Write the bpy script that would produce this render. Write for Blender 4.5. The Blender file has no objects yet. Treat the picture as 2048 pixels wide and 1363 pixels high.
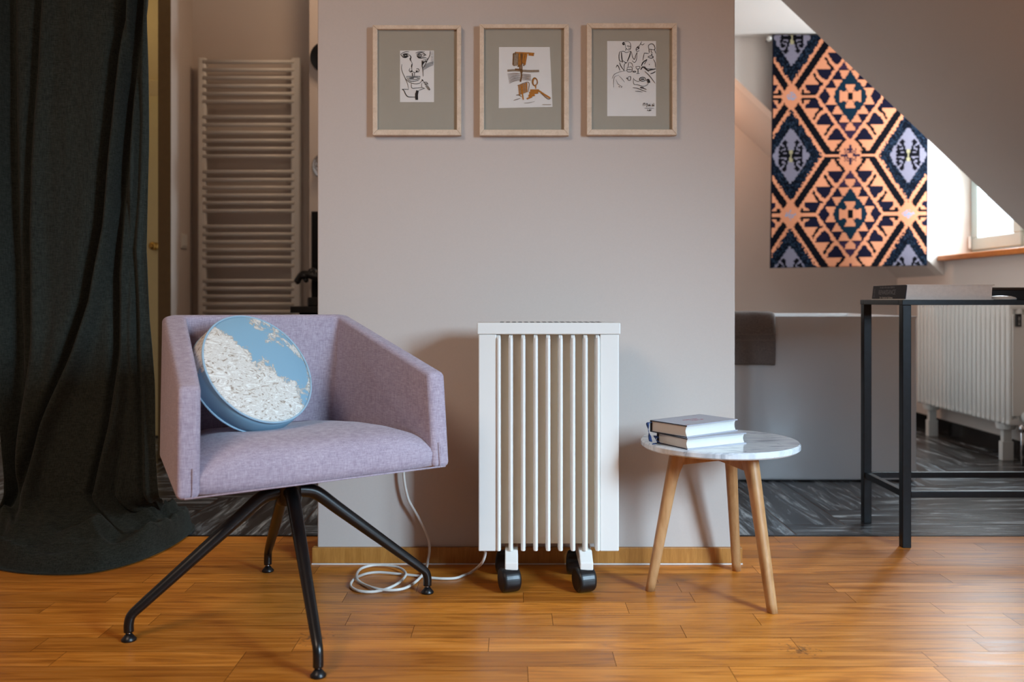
import bpy, bmesh, math, random
from mathutils import Vector, Matrix, noise
random.seed(7)
PI = math.pi
S = bpy.context.scene
COL = S.collection

# ------------------------------------------------------------------ camera
F, HZ, EYE = 1750.0, 598.0, 0.85
cam_d = bpy.data.cameras.new('camera'); cam = bpy.data.objects.new('camera', cam_d); COL.objects.link(cam)
cam.location = (0, 0, EYE); cam.rotation_euler = (PI/2, 0, 0)
cam_d.sensor_width = 36; cam_d.lens = F/2048*36; cam_d.shift_y = -(681.5-HZ)/2048
cam_d.clip_start = .05
cam_d.dof.use_dof = True; cam_d.dof.focus_distance = 2.6; cam_d.dof.aperture_fstop = 2.4
S.camera = cam

# ------------------------------------------------------------------ world, lights, exposure
w = bpy.data.worlds.new('sky'); S.world = w; w.use_nodes = True
bg = w.node_tree.nodes['Background']; bg.inputs[0].default_value = (.80, .90, 1, 1); bg.inputs[1].default_value = 1.5
S.view_settings.view_transform = 'Standard'; S.view_settings.look = 'None'
S.view_settings.gamma = 1; S.view_settings.use_curve_mapping = False
S.view_settings.exposure = 0.33

def area(name, loc, direction, sx, sy, power, color, spread=180):
    l = bpy.data.lights.new(name, 'AREA'); l.shape = 'RECTANGLE'; l.size = sx; l.size_y = sy
    l.energy = power; l.color = color; l.spread = math.radians(spread)
    o = bpy.data.objects.new(name, l); COL.objects.link(o); o.location = loc
    o.rotation_euler = Vector(direction).to_track_quat('-Z', 'Y').to_euler()
    return o
# daylight outside the dormer window, outside the second dormer beside the camera, and a warm lamp in the room
area('daylight_dormer', (3.12, 4.85, 1.80), (-1, -.62, -.42), 1.1, 1.3, 150, (.76, .90, 1))
area('daylight_near_dormer', (3.14, -.05, 1.72), (-2.2, 2.8, -1.7), 1.5, 1.1, 82, (.56, .79, 1), 72)
area('room_lamp', (-1.4, .2, 2.6), (.25, .5, -1), .9, .9, 28, (1, .79, .63))
area('bathroom_lamp', (-.70, 4.1, 2.85), (-.35, .15, -1), .35, .35, 5.5, (1, .66, .42))
area('bath_ceiling_lamp', (1.0, 5.82, 2.35), (.35, -.1, -1), .2, .2, 6, (1, .54, .32))
area('hall_lamp', (-2.4, 4.9, 2.85), (0, .2, -1), .2, .2, 1.3, (1, .70, .25))

# ------------------------------------------------------------------ helpers
def px(x, y, Z):            # point of the place seen at photo pixel x, y at depth Z
    return Vector(((x-1024)*Z/F, Z, EYE-(y-HZ)*Z/F))
def fl(x, y, z=0.0):        # floor point
    Z = (EYE-z)*F/(y-HZ); return Vector(((x-1024)*Z/F, Z, z))
ORG = {}
def thing(name, label, cat, loc=(0, 0, 0), group=None):
    o = bpy.data.objects.new(name, None); COL.objects.link(o); o.location = loc
    o.empty_display_size = .05
    ORG[o.name] = Vector(loc); tag(o, label, cat, group); return o
def tag(o, label=None, cat=None, group=None, kind=None):
    if label: o['label'] = label
    if cat: o['category'] = cat
    if group: o['group'] = group
    if kind: o['kind'] = kind
    return o
def obj(name, bm, mat, parent=None, smooth=False, bevel=0, seg=2, origin=None, sub=0, angle=35):
    me = bpy.data.meshes.new(name)
    off = Vector((0, 0, 0))
    if parent is not None: off = ORG.get(parent.name, off)
    elif origin is not None: off = Vector(origin)
    if off.length > 0: bmesh.ops.translate(bm, verts=bm.verts, vec=-off)
    bmesh.ops.recalc_face_normals(bm, faces=bm.faces)
    bm.to_mesh(me); bm.free()
    o = bpy.data.objects.new(name, me); COL.objects.link(o)
    for m in (mat if isinstance(mat, (list, tuple)) else [mat]): me.materials.append(m)
    if smooth:
        me.polygons.foreach_set('use_smooth', [True]*len(me.polygons))
    if parent is not None:
        o.parent = parent; ORG[o.name] = off
    else:
        o.location = off; ORG[o.name] = off
    if bevel > 0:
        b = o.modifiers.new('bevel', 'BEVEL'); b.width = bevel; b.segments = seg; b.limit_method = 'ANGLE'
        b.angle_limit = math.radians(angle); b.harden_normals = False
    if sub:
        s = o.modifiers.new('sub', 'SUBSURF'); s.levels = sub; s.render_levels = sub
    return o
def struct(name, bm, mat, **k):
    o = obj(name, bm, mat, **k); o['kind'] = 'structure'; return o
def B(): return bmesh.new()
def box(bm, x0, x1, y0, y1, z0, z1, M=None):
    vs = []
    for z in (z0, z1):
        for x, y in ((x0, y0), (x1, y0), (x1, y1), (x0, y1)):
            v = Vector((x, y, z)); v = M @ v if M else v
            vs.append(bm.verts.new(v))
    a = vs
    for f in ((0, 3, 2, 1), (4, 5, 6, 7), (0, 1, 5, 4), (1, 2, 6, 5), (2, 3, 7, 6), (3, 0, 4, 7)):
        bm.faces.new([a[i] for i in f])
    return bm
def bbox(*a, **k): return box(B(), *a, **k)
def prism(bm, poly0, poly1):
    a = [bm.verts.new(p) for p in poly0]; b = [bm.verts.new(p) for p in poly1]
    n = len(a); bm.faces.new(a); bm.faces.new(b[::-1])
    for i in range(n): bm.faces.new((a[i], b[i], b[(i+1) % n], a[(i+1) % n]))
    return bm
def catmull(pts, n=8):
    pts = [Vector(p) for p in pts]; out = []
    P = [pts[0]*2-pts[1]] + pts + [pts[-1]*2-pts[-2]]
    for i in range(1, len(P)-2):
        p0, p1, p2, p3 = P[i-1:i+3]
        for k in range(n):
            t = k/n
            out.append(.5*((2*p1)+(p2-p0)*t+(2*p0-5*p1+4*p2-p3)*t*t+(3*p1-p0-3*p2+p3)*t**3))
    out.append(pts[-1]); return out
def tube(bm, pts, r, seg=12, ell=1.0):
    pts = [Vector(p) for p in pts]; n = len(pts)
    R = r if isinstance(r, (list, tuple)) else [r]*n
    if len(R) != n: R = [R[min(len(R)-1, 0)]+(R[-1]-R[0])*i/(n-1) for i in range(n)]
    prev = None; rings = []
    for i, p in enumerate(pts):
        t = (pts[min(i+1, n-1)]-pts[max(i-1, 0)]).normalized()
        if prev is None:
            up = Vector((0, 0, 1)) if abs(t.z) < .9 else Vector((0, 1, 0))
            a = t.cross(up).normalized()
        else:
            a = (prev - t*prev.dot(t)).normalized()
        prev = a; b = t.cross(a)
        rings.append([bm.verts.new(p+(a*math.cos(2*PI*k/seg)+b*math.sin(2*PI*k/seg)*ell)*R[i]) for k in range(seg)])
    for i in range(n-1):
        for k in range(seg):
            bm.faces.new((rings[i][k], rings[i][(k+1) % seg], rings[i+1][(k+1) % seg], rings[i+1][k]))
    bm.faces.new(rings[0][::-1]); bm.faces.new(rings[-1]); return bm
def lathe(bm, prof, seg=32, M=None):
    """prof: (r, h) about local z"""
    rings = []
    for r, h in prof:
        if r < 1e-6:
            v = Vector((0, 0, h)); rings.append([bm.verts.new(M @ v if M else v)])
        else:
            row = []
            for k in range(seg):
                v = Vector((r*math.cos(2*PI*k/seg), r*math.sin(2*PI*k/seg), h)); row.append(bm.verts.new(M @ v if M else v))
            rings.append(row)
    for a, b in zip(rings, rings[1:]):
        for k in range(seg):
            k2 = (k+1) % seg
            if len(a) == 1 and len(b) == 1: continue
            if len(a) == 1: bm.faces.new((a[0], b[k], b[k2]))
            elif len(b) == 1: bm.faces.new((a[k], a[k2], b[0]))
            else: bm.faces.new((a[k], a[k2], b[k2], b[k]))
    if len(rings[0]) > 1: bm.faces.new(rings[0][::-1])
    if len(rings[-1]) > 1: bm.faces.new(rings[-1])
    return bm
def frame_to(loc, zdir, xdir=(1, 0, 0)):
    z = Vector(zdir).normalized(); x = Vector(xdir); x = (x-z*x.dot(z)).normalized(); y = z.cross(x)
    m = Matrix((x, y, z)).transposed().to_4x4(); m.translation = Vector(loc); return m

# ------------------------------------------------------------------ materials
def lin(c):
    return tuple((v/255/12.92 if v/255 <= .04045 else ((v/255+.055)/1.055)**2.4) for v in c)+(1,)
class NT:
    def __init__(s, name):
        s.m = bpy.data.materials.new(name); s.m.use_nodes = True; s.t = s.m.node_tree
        s.b = s.t.nodes['Principled BSDF']; s.L = s.t.links
    def n(s, ty, **k):
        nd = s.t.nodes.new(ty)
        for a, v in k.items():
            if a.startswith('i_'): nd.inputs[int(a[2:])].default_value = v
            else: setattr(nd, a, v)
        return nd
    def l(s, a, b): s.L.new(a, b)
    def ramp(s, stops, src):
        r = s.n('ShaderNodeValToRGB'); e = r.color_ramp.elements
        while len(e) < len(stops): e.new(.5)
        for el, (p, c) in zip(e, stops): el.position = p; el.color = c
        s.l(src, r.inputs[0]); return r.outputs[0]
    def coord(s, out='Object', scale=(1, 1, 1)):
        tc = s.n('ShaderNodeTexCoord'); mp = s.n('ShaderNodeMapping'); mp.inputs['Scale'].default_value = scale
        s.l(tc.outputs[out], mp.inputs[0]); return mp.outputs[0]
    def noise(s, vec, scale, detail=4, rough=.6, dist=0):
        nz = s.n('ShaderNodeTexNoise'); nz.inputs['Scale'].default_value = scale; nz.inputs['Detail'].default_value = detail
        nz.inputs['Roughness'].default_value = rough; nz.inputs['Distortion'].default_value = dist
        s.l(vec, nz.inputs['Vector']); return nz.outputs[0]
    def bump(s, h, strength=.2, dist=.002):
        b = s.n('ShaderNodeBump'); b.inputs['Strength'].default_value = strength; b.inputs['Distance'].default_value = dist
        s.l(h, b.inputs['Height']); s.l(b.outputs[0], s.b.inputs['Normal'])
    def mix(s, a, b, f, mode='MIX'):
        m = s.n('ShaderNodeMix', data_type='RGBA', blend_type=mode)
        for sock, v in ((m.inputs[0], f), (m.inputs[6], a), (m.inputs[7], b)):
            if hasattr(v, 'is_linked'): s.l(v, sock)
            else: sock.default_value = v
        return m.outputs[2]
def plain(name, c, rough=.5, metal=0, spec=.5, nscale=0, namt=.06, bump=0, coat=0):
    t = NT(name); col = lin(c)
    t.b.inputs['Roughness'].default_value = rough; t.b.inputs['Metallic'].default_value = metal
    t.b.inputs['Specular IOR Level'].default_value = spec; t.b.inputs['Coat Weight'].default_value = coat
    sc = nscale or 30
    v = t.noise(t.coord(), sc, 5)
    lo = tuple(x*(1-namt) for x in col[:3])+(1,); hi = tuple(min(1, x*(1+namt)) for x in col[:3])+(1,)
    t.l(t.ramp([(.3, lo), (.7, hi)], v), t.b.inputs['Base Color'])
    if bump: t.bump(v, bump)
    return t.m

def wood_floor_mat():
    t = NT('parquet wood')
    uv = t.n('ShaderNodeUVMap', uv_map='UVMap').outputs[0]; rn = t.n('ShaderNodeUVMap', uv_map='rnd').outputs[0]
    sp = t.n('ShaderNodeSeparateXYZ'); t.l(rn, sp.inputs[0])
    mp = t.n('ShaderNodeMapping'); mp.inputs['Scale'].default_value = (1.6, 16, 1); t.l(uv, mp.inputs[0])
    g1 = t.noise(mp.outputs[0], 2.2, 6, .55, 1.2)
    mp2 = t.n('ShaderNodeMapping'); mp2.inputs['Scale'].default_value = (5, 110, 1); t.l(uv, mp2.inputs[0])
    g2 = t.noise(mp2.outputs[0], 2.0, 3, .6)
    wv = t.n('ShaderNodeTexWave', wave_type='RINGS'); wv.inputs['Scale'].default_value = 3.2; wv.inputs['Distortion'].default_value = 5
    wv.inputs['Detail'].default_value = 3; wv.inputs['Detail Scale'].default_value = 1.2
    mp3 = t.n('ShaderNodeMapping'); mp3.inputs['Scale'].default_value = (.55, 6, 1); t.l(uv, mp3.inputs[0]); t.l(mp3.outputs[0], wv.inputs[0])
    base = t.ramp([(.28, lin((156, 90, 26))), (.5, lin((202, 126, 42))), (.75, lin((222, 148, 66)))], g1)
    c = t.mix(base, t.ramp([(0, (.72, .66, .58, 1)), (.30, (1, 1, 1, 1))], wv.outputs[0]), .5, 'MULTIPLY')
    c = t.mix(c, t.ramp([(.3, (.85, .82, .78, 1)), (.6, (1, 1, 1, 1))], g2), .5, 'MULTIPLY')
    tone = t.ramp([(0, (.74, .68, .58, 1)), (.45, (.95, .93, .9, 1)), (1, (1.15, 1.12, 1.08, 1))], sp.outputs[0])
    c = t.mix(c, tone, 1, 'MULTIPLY')
    # old dark marks in the boards
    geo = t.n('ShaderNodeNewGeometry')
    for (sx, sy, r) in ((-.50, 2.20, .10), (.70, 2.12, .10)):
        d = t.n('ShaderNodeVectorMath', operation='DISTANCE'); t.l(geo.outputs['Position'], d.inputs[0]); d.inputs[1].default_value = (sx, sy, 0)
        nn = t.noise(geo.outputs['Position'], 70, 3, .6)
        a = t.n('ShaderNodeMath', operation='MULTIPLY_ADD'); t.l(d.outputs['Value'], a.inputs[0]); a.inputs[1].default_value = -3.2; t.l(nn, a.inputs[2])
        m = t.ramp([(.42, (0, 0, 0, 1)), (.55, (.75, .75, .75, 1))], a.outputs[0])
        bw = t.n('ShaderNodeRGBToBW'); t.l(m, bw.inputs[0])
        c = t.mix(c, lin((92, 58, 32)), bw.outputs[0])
    t.l(c, t.b.inputs['Base Color'])
    t.l(t.ramp([(.3, (.30,)*3+(1,)), (.7, (.40,)*3+(1,))], g1), t.b.inputs['Roughness'])
    t.bump(g2, .06, .001); t.b.inputs['Specular IOR Level'].default_value = .6
    return t.m
def tile_mat():
    t = NT('slate wood look tile')
    uv = t.n('ShaderNodeUVMap', uv_map='UVMap').outputs[0]; rn = t.n('ShaderNodeUVMap', uv_map='rnd').outputs[0]
    sp = t.n('ShaderNodeSeparateXYZ'); t.l(rn, sp.inputs[0])
    mp = t.n('ShaderNodeMapping'); mp.inputs['Scale'].default_value = (1.5, 13, 1); t.l(uv, mp.inputs[0])
    g = t.noise(mp.outputs[0], 1.5, 9, .68, 1.1)
    mp2 = t.n('ShaderNodeMapping'); mp2.inputs['Scale'].default_value = (2, 44, 1); t.l(uv, mp2.inputs[0])
    g2 = t.noise(mp2.outputs[0], 1.8, 6, .7, .8)
    c = t.ramp([(.36, lin((26, 25, 26))), (.47, lin((62, 62, 64))), (.56, lin((112, 120, 126))), (.64, lin((186, 196, 202)))], g)
    c = t.mix(c, t.ramp([(.35, (.3, .28, .27, 1)), (.55, (1, 1, 1, 1)), (.7, (1.5, 1.5, 1.5, 1))], g2), .85, 'MULTIPLY')
    c = t.mix(c, t.ramp([(0, (.75, .7, .66, 1)), (1, (1.1, 1.1, 1.1, 1))], sp.outputs[0]), 1, 'MULTIPLY')
    t.l(c, t.b.inputs['Base Color']); t.b.inputs['Roughness'].default_value = .27; t.bump(g, .12, .002)
    return t.m
def wood_mat(name, c1, c2, scale=(3, 3, 30), rough=.45):
    t = NT(name); v = t.coord('Object', scale)
    g = t.noise(v, 3, 6, .6, .8); g2 = t.noise(v, 14, 3, .6)
    c = t.ramp([(.3, lin(c1)), (.7, lin(c2))], g)
    c = t.mix(c, t.ramp([(.3, (.8, .78, .75, 1)), (.55, (1, 1, 1, 1))], g2), .5, 'MULTIPLY')
    t.l(c, t.b.inputs['Base Color']); t.b.inputs['Roughness'].default_value = rough; t.bump(g2, .05, .001); return t.m
def fabric_mat(name, c1, c2, sc=(1, 1, 1), fine=320, rough=.95, sheen=.15, bump=.25):
    t = NT(name); v = t.coord('Object', sc)
    wv = t.coord('Object', (sc[0]*.12, sc[1]*.12, sc[2]*1.0)); hv = t.coord('Object', (sc[0], sc[1], sc[2]*.1))
    a = t.noise(wv, fine, 3, .7); b = t.noise(hv, fine, 3, .7); lo = t.noise(v, 6, 3)
    m = t.n('ShaderNodeMath', operation='ADD'); t.l(a, m.inputs[0]); t.l(b, m.inputs[1])
    m2 = t.n('ShaderNodeMath', operation='MULTIPLY'); t.l(m.outputs[0], m2.inputs[0]); m2.inputs[1].default_value = .5
    c = t.ramp([(.38, lin(c1)), (.62, lin(c2))], m2.outputs[0])
    c = t.mix(c, t.ramp([(.3, (.93, .92, .94, 1)), (.7, (1, 1, 1, 1))], lo), 1, 'MULTIPLY')
    t.l(c, t.b.inputs['Base Color']); t.b.inputs['Roughness'].default_value = rough; t.b.inputs['Specular IOR Level'].default_value = .15
    t.b.inputs['Sheen Weight'].default_value = sheen; t.bump(m2.outputs[0], bump, .001); return t.m
def glass_mat(name='window glass', tint=(1, 1, 1, 1)):
    t = NT(name); t.t.nodes.remove(t.b)
    tr = t.n('ShaderNodeBsdfTransparent'); tr.inputs[0].default_value = tint
    gl = t.n('ShaderNodeBsdfGlossy'); gl.inputs['Roughness'].default_value = .03
    lw = t.n('ShaderNodeLayerWeight'); lw.inputs[0].default_value = .5
    pw = t.n('ShaderNodeMath', operation='POWER'); t.l(lw.outputs['Facing'], pw.inputs[0]); pw.inputs[1].default_value = 5
    fr = t.n('ShaderNodeMath', operation='MULTIPLY_ADD'); t.l(pw.outputs[0], fr.inputs[0]); fr.inputs[1].default_value = .5; fr.inputs[2].default_value = .03
    mx = t.n('ShaderNodeMixShader'); t.l(fr.outputs[0], mx.inputs[0]); t.l(tr.outputs[0], mx.inputs[1]); t.l(gl.outputs[0], mx.inputs[2])
    t.l(mx.outputs[0], t.t.nodes['Material Output'].inputs[0]); return t.m
def attr_mat(name, rough=.95, sheen=.1, bump_scale=500):
    t = NT(name); a = t.n('ShaderNodeVertexColor', layer_name='col'); v = t.coord()
    g = t.noise(v, bump_scale, 2, .6); big = t.noise(t.coord('Object', (1, 1, 6)), 90, 3, .7)
    c = t.mix(a.outputs[0], t.ramp([(.3, (.82, .82, .84, 1)), (.65, (1.05, 1.05, 1.05, 1))], big), .6, 'MULTIPLY')
    t.l(c, t.b.inputs['Base Color']); t.b.inputs['Roughness'].default_value = rough
    t.b.inputs['Specular IOR Level'].default_value = .03; t.b.inputs['Sheen Weight'].default_value = sheen; t.bump(g, .3, .001); return t.m
def marble_mat():
    t = NT('white marble'); v = t.coord('Object', (1, 1, 1))
    st = t.coord('Object', (3, 14, 3)); a = t.noise(st, 1.6, 8, .6, 2.2); b = t.noise(v, 26, 4, .6, 1)
    c = t.ramp([(.30, lin((150, 156, 164))), (.46, lin((205, 210, 214))), (.7, lin((226, 229, 230)))], a)
    c = t.mix(c, t.ramp([(.30, (.55, .57, .6, 1)), (.38, (1, 1, 1, 1))], b), .7, 'MULTIPLY')
    t.l(c, t.b.inputs['Base Color']); t.b.inputs['Roughness'].default_value = .12; return t.m
def cushion_mat():
    t = NT('blue toile cotton'); v = t.coord('Object')
    sp = t.n('ShaderNodeSeparateXYZ'); t.l(v, sp.inputs[0])
    big = t.noise(v, 9, 4, .55, .6); fine = t.noise(v, 55, 6, .7, 1.5); ln = t.noise(t.coord('Object', (1, 2.0, 1)), 24, 7, .62, 3.5)
    # landscape strip across the face: white where |y + wobble| small
    def ma(op, a, b, c=None):
        n = t.n('ShaderNodeMath', operation=op)
        for i, q in enumerate((a, b, c)):
            if q is None: continue
            if hasattr(q, 'is_linked'): t.l(q, n.inputs[i])
            else: n.inputs[i].default_value = q
        return n.outputs[0]
    y = sp.outputs[1]; x = sp.outputs[0]
    yy = ma('ADD', y, ma('MULTIPLY', x, .55)); yu = ma('ADD', ma('MULTIPLY', y, .8), ma('MULTIPLY', x, .65))
    d = ma('ADD', yy, -.030)                                  # land: below y=-.055.. wobble
    d = ma('ADD', ma('MULTIPLY', d, -7.5), ma('MULTIPLY_ADD', big, 2.2, -1.02))
    d = ma('ADD', d, ma('MULTIPLY_ADD', fine, 1.2, -.6))
    up = ma('ADD', ma('MULTIPLY', ma('ADD', yu, -.082), 7.5), ma('MULTIPLY_ADD', big, 3.4, -1.9))
    up = ma('ADD', up, ma('MULTIPLY_ADD', fine, 1.3, -.65))
    side = ma('LESS_THAN', sp.outputs[2], -.004)
    ds = ma('ADD', ma('MULTIPLY', ma('ADD', ma('ADD', y, ma('MULTIPLY', x, -.25)), .01), 8), ma('MULTIPLY_ADD', fine, 1.6, -.75))
    m0 = ma('MAXIMUM', d, up)
    m = ma('ADD', ma('MULTIPLY', m0, ma('SUBTRACT', 1.0, side)), ma('MULTIPLY', ds, side))
    mask = t.ramp([(.18, (0, 0, 0, 1)), (.26, (1, 1, 1, 1))], m); bw = t.n('ShaderNodeRGBToBW'); t.l(mask, bw.inputs[0])
    ink = t.ramp([(.34, lin((136, 120, 106))), (.42, lin((190, 180, 166))), (.47, lin((224, 222, 216))), (.54, lin((200, 194, 184))), (.60, lin((232, 232, 226)))], ln)
    edge = t.ramp([(.16, (0, 0, 0, 1)), (.22, (1, 1, 1, 1)), (.36, (0, 0, 0, 1))], m); be = t.n('ShaderNodeRGBToBW'); t.l(edge, be.inputs[0])
    c = t.mix(lin((132, 168, 188)), ink, bw.outputs[0]); c = t.mix(c, lin((176, 156, 132)), ma('MULTIPLY', be.outputs[0], .7))
    t.l(c, t.b.inputs['Base Color']); t.b.inputs['Roughness'].default_value = .8; t.b.inputs['Specular IOR Level'].default_value = .2
    t.bump(t.noise(v, 700, 2), .15, .001); return t.m

M = {}
M['wall'] = plain('warm grey wall paint', (196, 185, 177), .85, spec=.25, nscale=180, namt=.015, bump=.04)
M['wall2'] = plain('pale wall paint', (206, 196, 188), .8, spec=.3, nscale=160, namt=.015, bump=.04)
M['parquet'] = wood_floor_mat(); M['tile'] = tile_mat()
M['grout'] = plain('dark grout', (38, 36, 36), .8); M['seam'] = plain('board seams', (84, 50, 26), .7)
M['base'] = wood_mat('oak baseboard', (162, 106, 44), (190, 132, 64), (30, 3, 3))
M['white'] = plain('white enamel', (222, 221, 216), .32, nscale=5, namt=.01)
M['cream'] = plain('white metal with painted warm bounce', (238, 220, 194), .5, namt=.01)  # panel is white like the ribs; warm bounced light put into its colour
M['gloss'] = plain('white acrylic tub', (208, 210, 212), .13, nscale=3, namt=.01)
M['black'] = plain('black powder coat', (14, 14, 15), .32, namt=.2)
M['blacksteel'] = plain('blackened steel', (22, 24, 27), .38, metal=.4, nscale=60, namt=.35)
M['rubber'] = plain('black plastic', (12, 12, 14), .38)
M['chrome'] = plain('chrome', (210, 210, 212), .15, metal=1)
M['brass'] = plain('brass', (190, 150, 80), .25, metal=1)
M['oak'] = wood_mat('oak table legs', (160, 114, 70), (192, 148, 102), (14, 14, 2.2))
M['sill'] = wood_mat('stained sill wood', (186, 100, 36), (212, 128, 54), (20, 3, 20))
M['framewood'] = wood_mat('pale limed frame wood', (206, 184, 160), (224, 204, 182), (12, 12, 12), .6)
M['mat'] = plain('grey green mount board', (166, 160, 146), .9, namt=.02)
M['paper'] = plain('white drawing paper', (228, 226, 222), .9, namt=.02)
M['ink'] = plain('black ink', (14, 13, 14), .7)
M['ochre'] = plain('ochre paint', (176, 110, 22), .7, namt=.25, nscale=200)
M['greywash'] = plain('grey brown wash', (142, 122, 100), .7, namt=.25, nscale=200)
M['brownpaint'] = plain('brown paint', (108, 70, 22), .7, namt=.3, nscale=200)
M['lilac'] = fabric_mat('lilac woven wool', (148, 134, 148), (186, 174, 186), fine=460)
M['curtain'] = fabric_mat('dark green linen', (27, 30, 27), (52, 57, 51), fine=420, sheen=.05)
M['towel'] = plain('taupe terry cloth', (122, 114, 110), 1, spec=.1, nscale=260, namt=.3, bump=.8)
M['marble'] = marble_mat(); M['glass'] = glass_mat()
M['cushion'] = cushion_mat(); M['piping'] = plain('pale blue piping', (150, 178, 196), .8)
M['cover'] = plain('grey lilac book cover', (164, 164, 172), .55, namt=.02)
M['coverdark'] = plain('dark blue book board', (20, 22, 32), .6)
M['pages'] = plain('book pages', (210, 207, 199), .9, namt=.02)
M['red'] = plain('dull red lettering', (176, 92, 100), .8)
M['ribbon'] = plain('blue ribbon', (14, 48, 98), .6)
M['navy'] = plain('navy dust jacket', (22, 24, 36), .65, namt=.05)
M['greytext'] = plain('grey lettering', (122, 124, 130), .7); M['lighttext'] = plain('pale lettering', (184, 180, 174), .7)
M['winframe'] = plain('grey white window frame', (172, 186, 184), .45, namt=.01)
M['nibfront'] = plain('olive brown nib face', (112, 92, 58), .6)
M['door'] = plain('cream painted door', (206, 190, 140), .5, namt=.02)
M['casing'] = plain('cream door casing', (196, 178, 138), .55, namt=.02)
M['darkwood'] = wood_mat('dark brown wood', (52, 36, 22), (78, 56, 34), (4, 20, 20))
M['sealant'] = plain('white sealant', (222, 214, 206), .6)
M['rug'] = attr_mat('kilim weave', sheen=0.0)
M['cord'] = plain('white cable', (214, 208, 200), .45)
M['blacktile'] = plain('black glazed tile', (16, 16, 17), .2)

# ------------------------------------------------------------------ setting: floors
def plank_mesh(rects, gap, z):
    """rects: (x0,x1,y0,y1,axis) -> one mesh of separate boards with UV in metres along/across the grain"""
    bm = B(); uv = bm.loops.layers.uv.new('UVMap'); rn = bm.loops.layers.uv.new('rnd')
    for (x0, x1, y0, y1, ax) in rects:
        g = gap/2; r = random.random(); ox, oy = random.random()*50, random.random()*50
        vs = [bm.verts.new((x, y, z)) for x, y in ((x0+g, y0+g), (x1-g, y0+g), (x1-g, y1-g), (x0+g, y1-g))]
        f = bm.faces.new(vs)
        for lp in f.loops:
            c = lp.vert.co; a, b = (c.x, c.y) if ax == 0 else (c.y, c.x)
            lp[uv].uv = (a+ox, b+oy); lp[rn].uv = (r, random.random()*0+r)
    return bm
YB = 3.138
rects = []; y = YB; wd = .0855; row = 0
while y > -2.5:
    y0 = y-wd; x = -3.05 - random.random()*.6
    while x < 2.7:
        L = random.uniform(.42, .95); a, b = max(x, -3.05), min(x+L, 2.7)
        if b > a: rects.append((a, b, max(y0, -2.5), y, 0))
        x += L
    y = y0; row += 1
bm = plank_mesh(rects, .0012, 0.0)
struct('floor', bm, M['parquet'])
struct('floor', bbox(-3.2, 2.9, -2.7, 6.4, -.16, -.0012), M['seam'])
# herringbone of long wood-look tiles beyond the threshold
rects = []; W_, L_ = .228, .912
for i in range(-40, 50):
    for j in range(-8, 9):
        ox = i*W_+j*L_+1.255-W_*8; oy = i*W_-j*L_+3.3
        for (a, b, c, d, ax) in ((0, L_, 0, W_, 0), (L_, L_+W_, W_-L_, W_, 1)):
            x0, x1, y0, y1 = ox+a, ox+b, oy+c, oy+d
            x0, x1 = max(x0, -3.05), min(x1, 2.7); y0, y1 = max(y0, YB+.012), min(y1, 6.136)
            if x1-x0 > .01 and y1-y0 > .01: rects.append((x0, x1, y0, y1, ax))
struct('floor', plank_mesh(rects, .004, 0.0), M['tile'])
struct('trim_1', bbox(-3.05, 2.7, YB, YB+.012, -.01, .002), M['blacksteel'])

# ------------------------------------------------------------------ setting: walls and ceilings
K = 2.70; XK = 2.70; ZN, ZF, ZB = 4.272, 5.469, 6.136; XW = 2.88
def sl(X): return 3.55-.945*X
struct('wall_centre', bbox(-.627, .7187, 2.82, 3.115, 0, 2.9), M['wall'], bevel=.004)
bm = B(); box(bm, -.6416, .7387, 2.805, 2.82, .004, .0535); box(bm, -.642, -.627, 2.82, 3.115, .004, .0535); box(bm, .7187, .7387, 2.82, 3.115, .004, .0535)
struct('baseboard_centre', bm, M['base'], bevel=.002)
bm = B(); box(bm, -.6425, .7397, 2.804, 2.82, 0, .004)
struct('trim_2', bm, M['sealant'])
struct('wall_left', bbox(-3.2, -3.05, -2.7, 6.4, 0, 2.9), M['wall'])
struct('wall_behind', bbox(-3.05, 2.7, -2.7, -2.5, 0, 2.9), M['wall'])
struct('wall_back', bbox(.6, 2.9, ZB, ZB+.15, 0, 2.9), M['wall2'])
struct('wall_radiator', bbox(-1.891, -1.10, 5.0, 5.15, 0, 2.9), M['wall2'])
struct('wall_nib', bbox(-1.891, -1.826, 4.685, 5.0, 0, 2.9), M['wall2'])
struct('trim_3', bbox(-1.893, -1.826, 4.679, 4.685, 0, 2.9), M['nibfront'])  # thin sheet, darker olive brown than the rest of the nib
struct('wall_shaft', bbox(-1.10, .6, 4.75, ZB+.1, 0, 2.9), M['wall2'])
struct('wall_hall', bbox(-3.05, -1.891, 5.43, 5.55, 0, 2.9), M['casing'])
struct('ceiling', bbox(-3.2, .72, -2.7, 6.4, 2.9, 3.0), M['wall'])
# knee wall (right), with the part under the dormer sill
bm = B(); box(bm, XK, XK+.2, -2.7, -.95, 0, 1.0); box(bm, XK, XK+.2, -.95, .80, 0, 1.088); box(bm, XK, XK+.2, .80, ZN, 0, 1.0); box(bm, XK, XK+.2, ZN, ZF, 0, 1.088); box(bm, XK, XK+.2, ZF, 6.3, 0, 1.0)
struct('wall_right', bm, M['wall2'])
# tiled skirting in the bathroom
bm = B(); box(bm, XK-.012, XK, YB+.02, ZB, 0, .098); box(bm, .6, XK-.012, ZB-.012, ZB, 0, .098)
struct('baseboard_right', bm, M['blacktile'])
bm = B(); box(bm, -3.05, -1.891, 5.418, 5.43, 0, .085); box(bm, -1.826, -1.10, 4.988, 5.0, 0, .085); box(bm, -1.903, -1.891, 4.7, 5.418, 0, .085)
struct('baseboard_left', bm, M['blacktile'])
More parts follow.
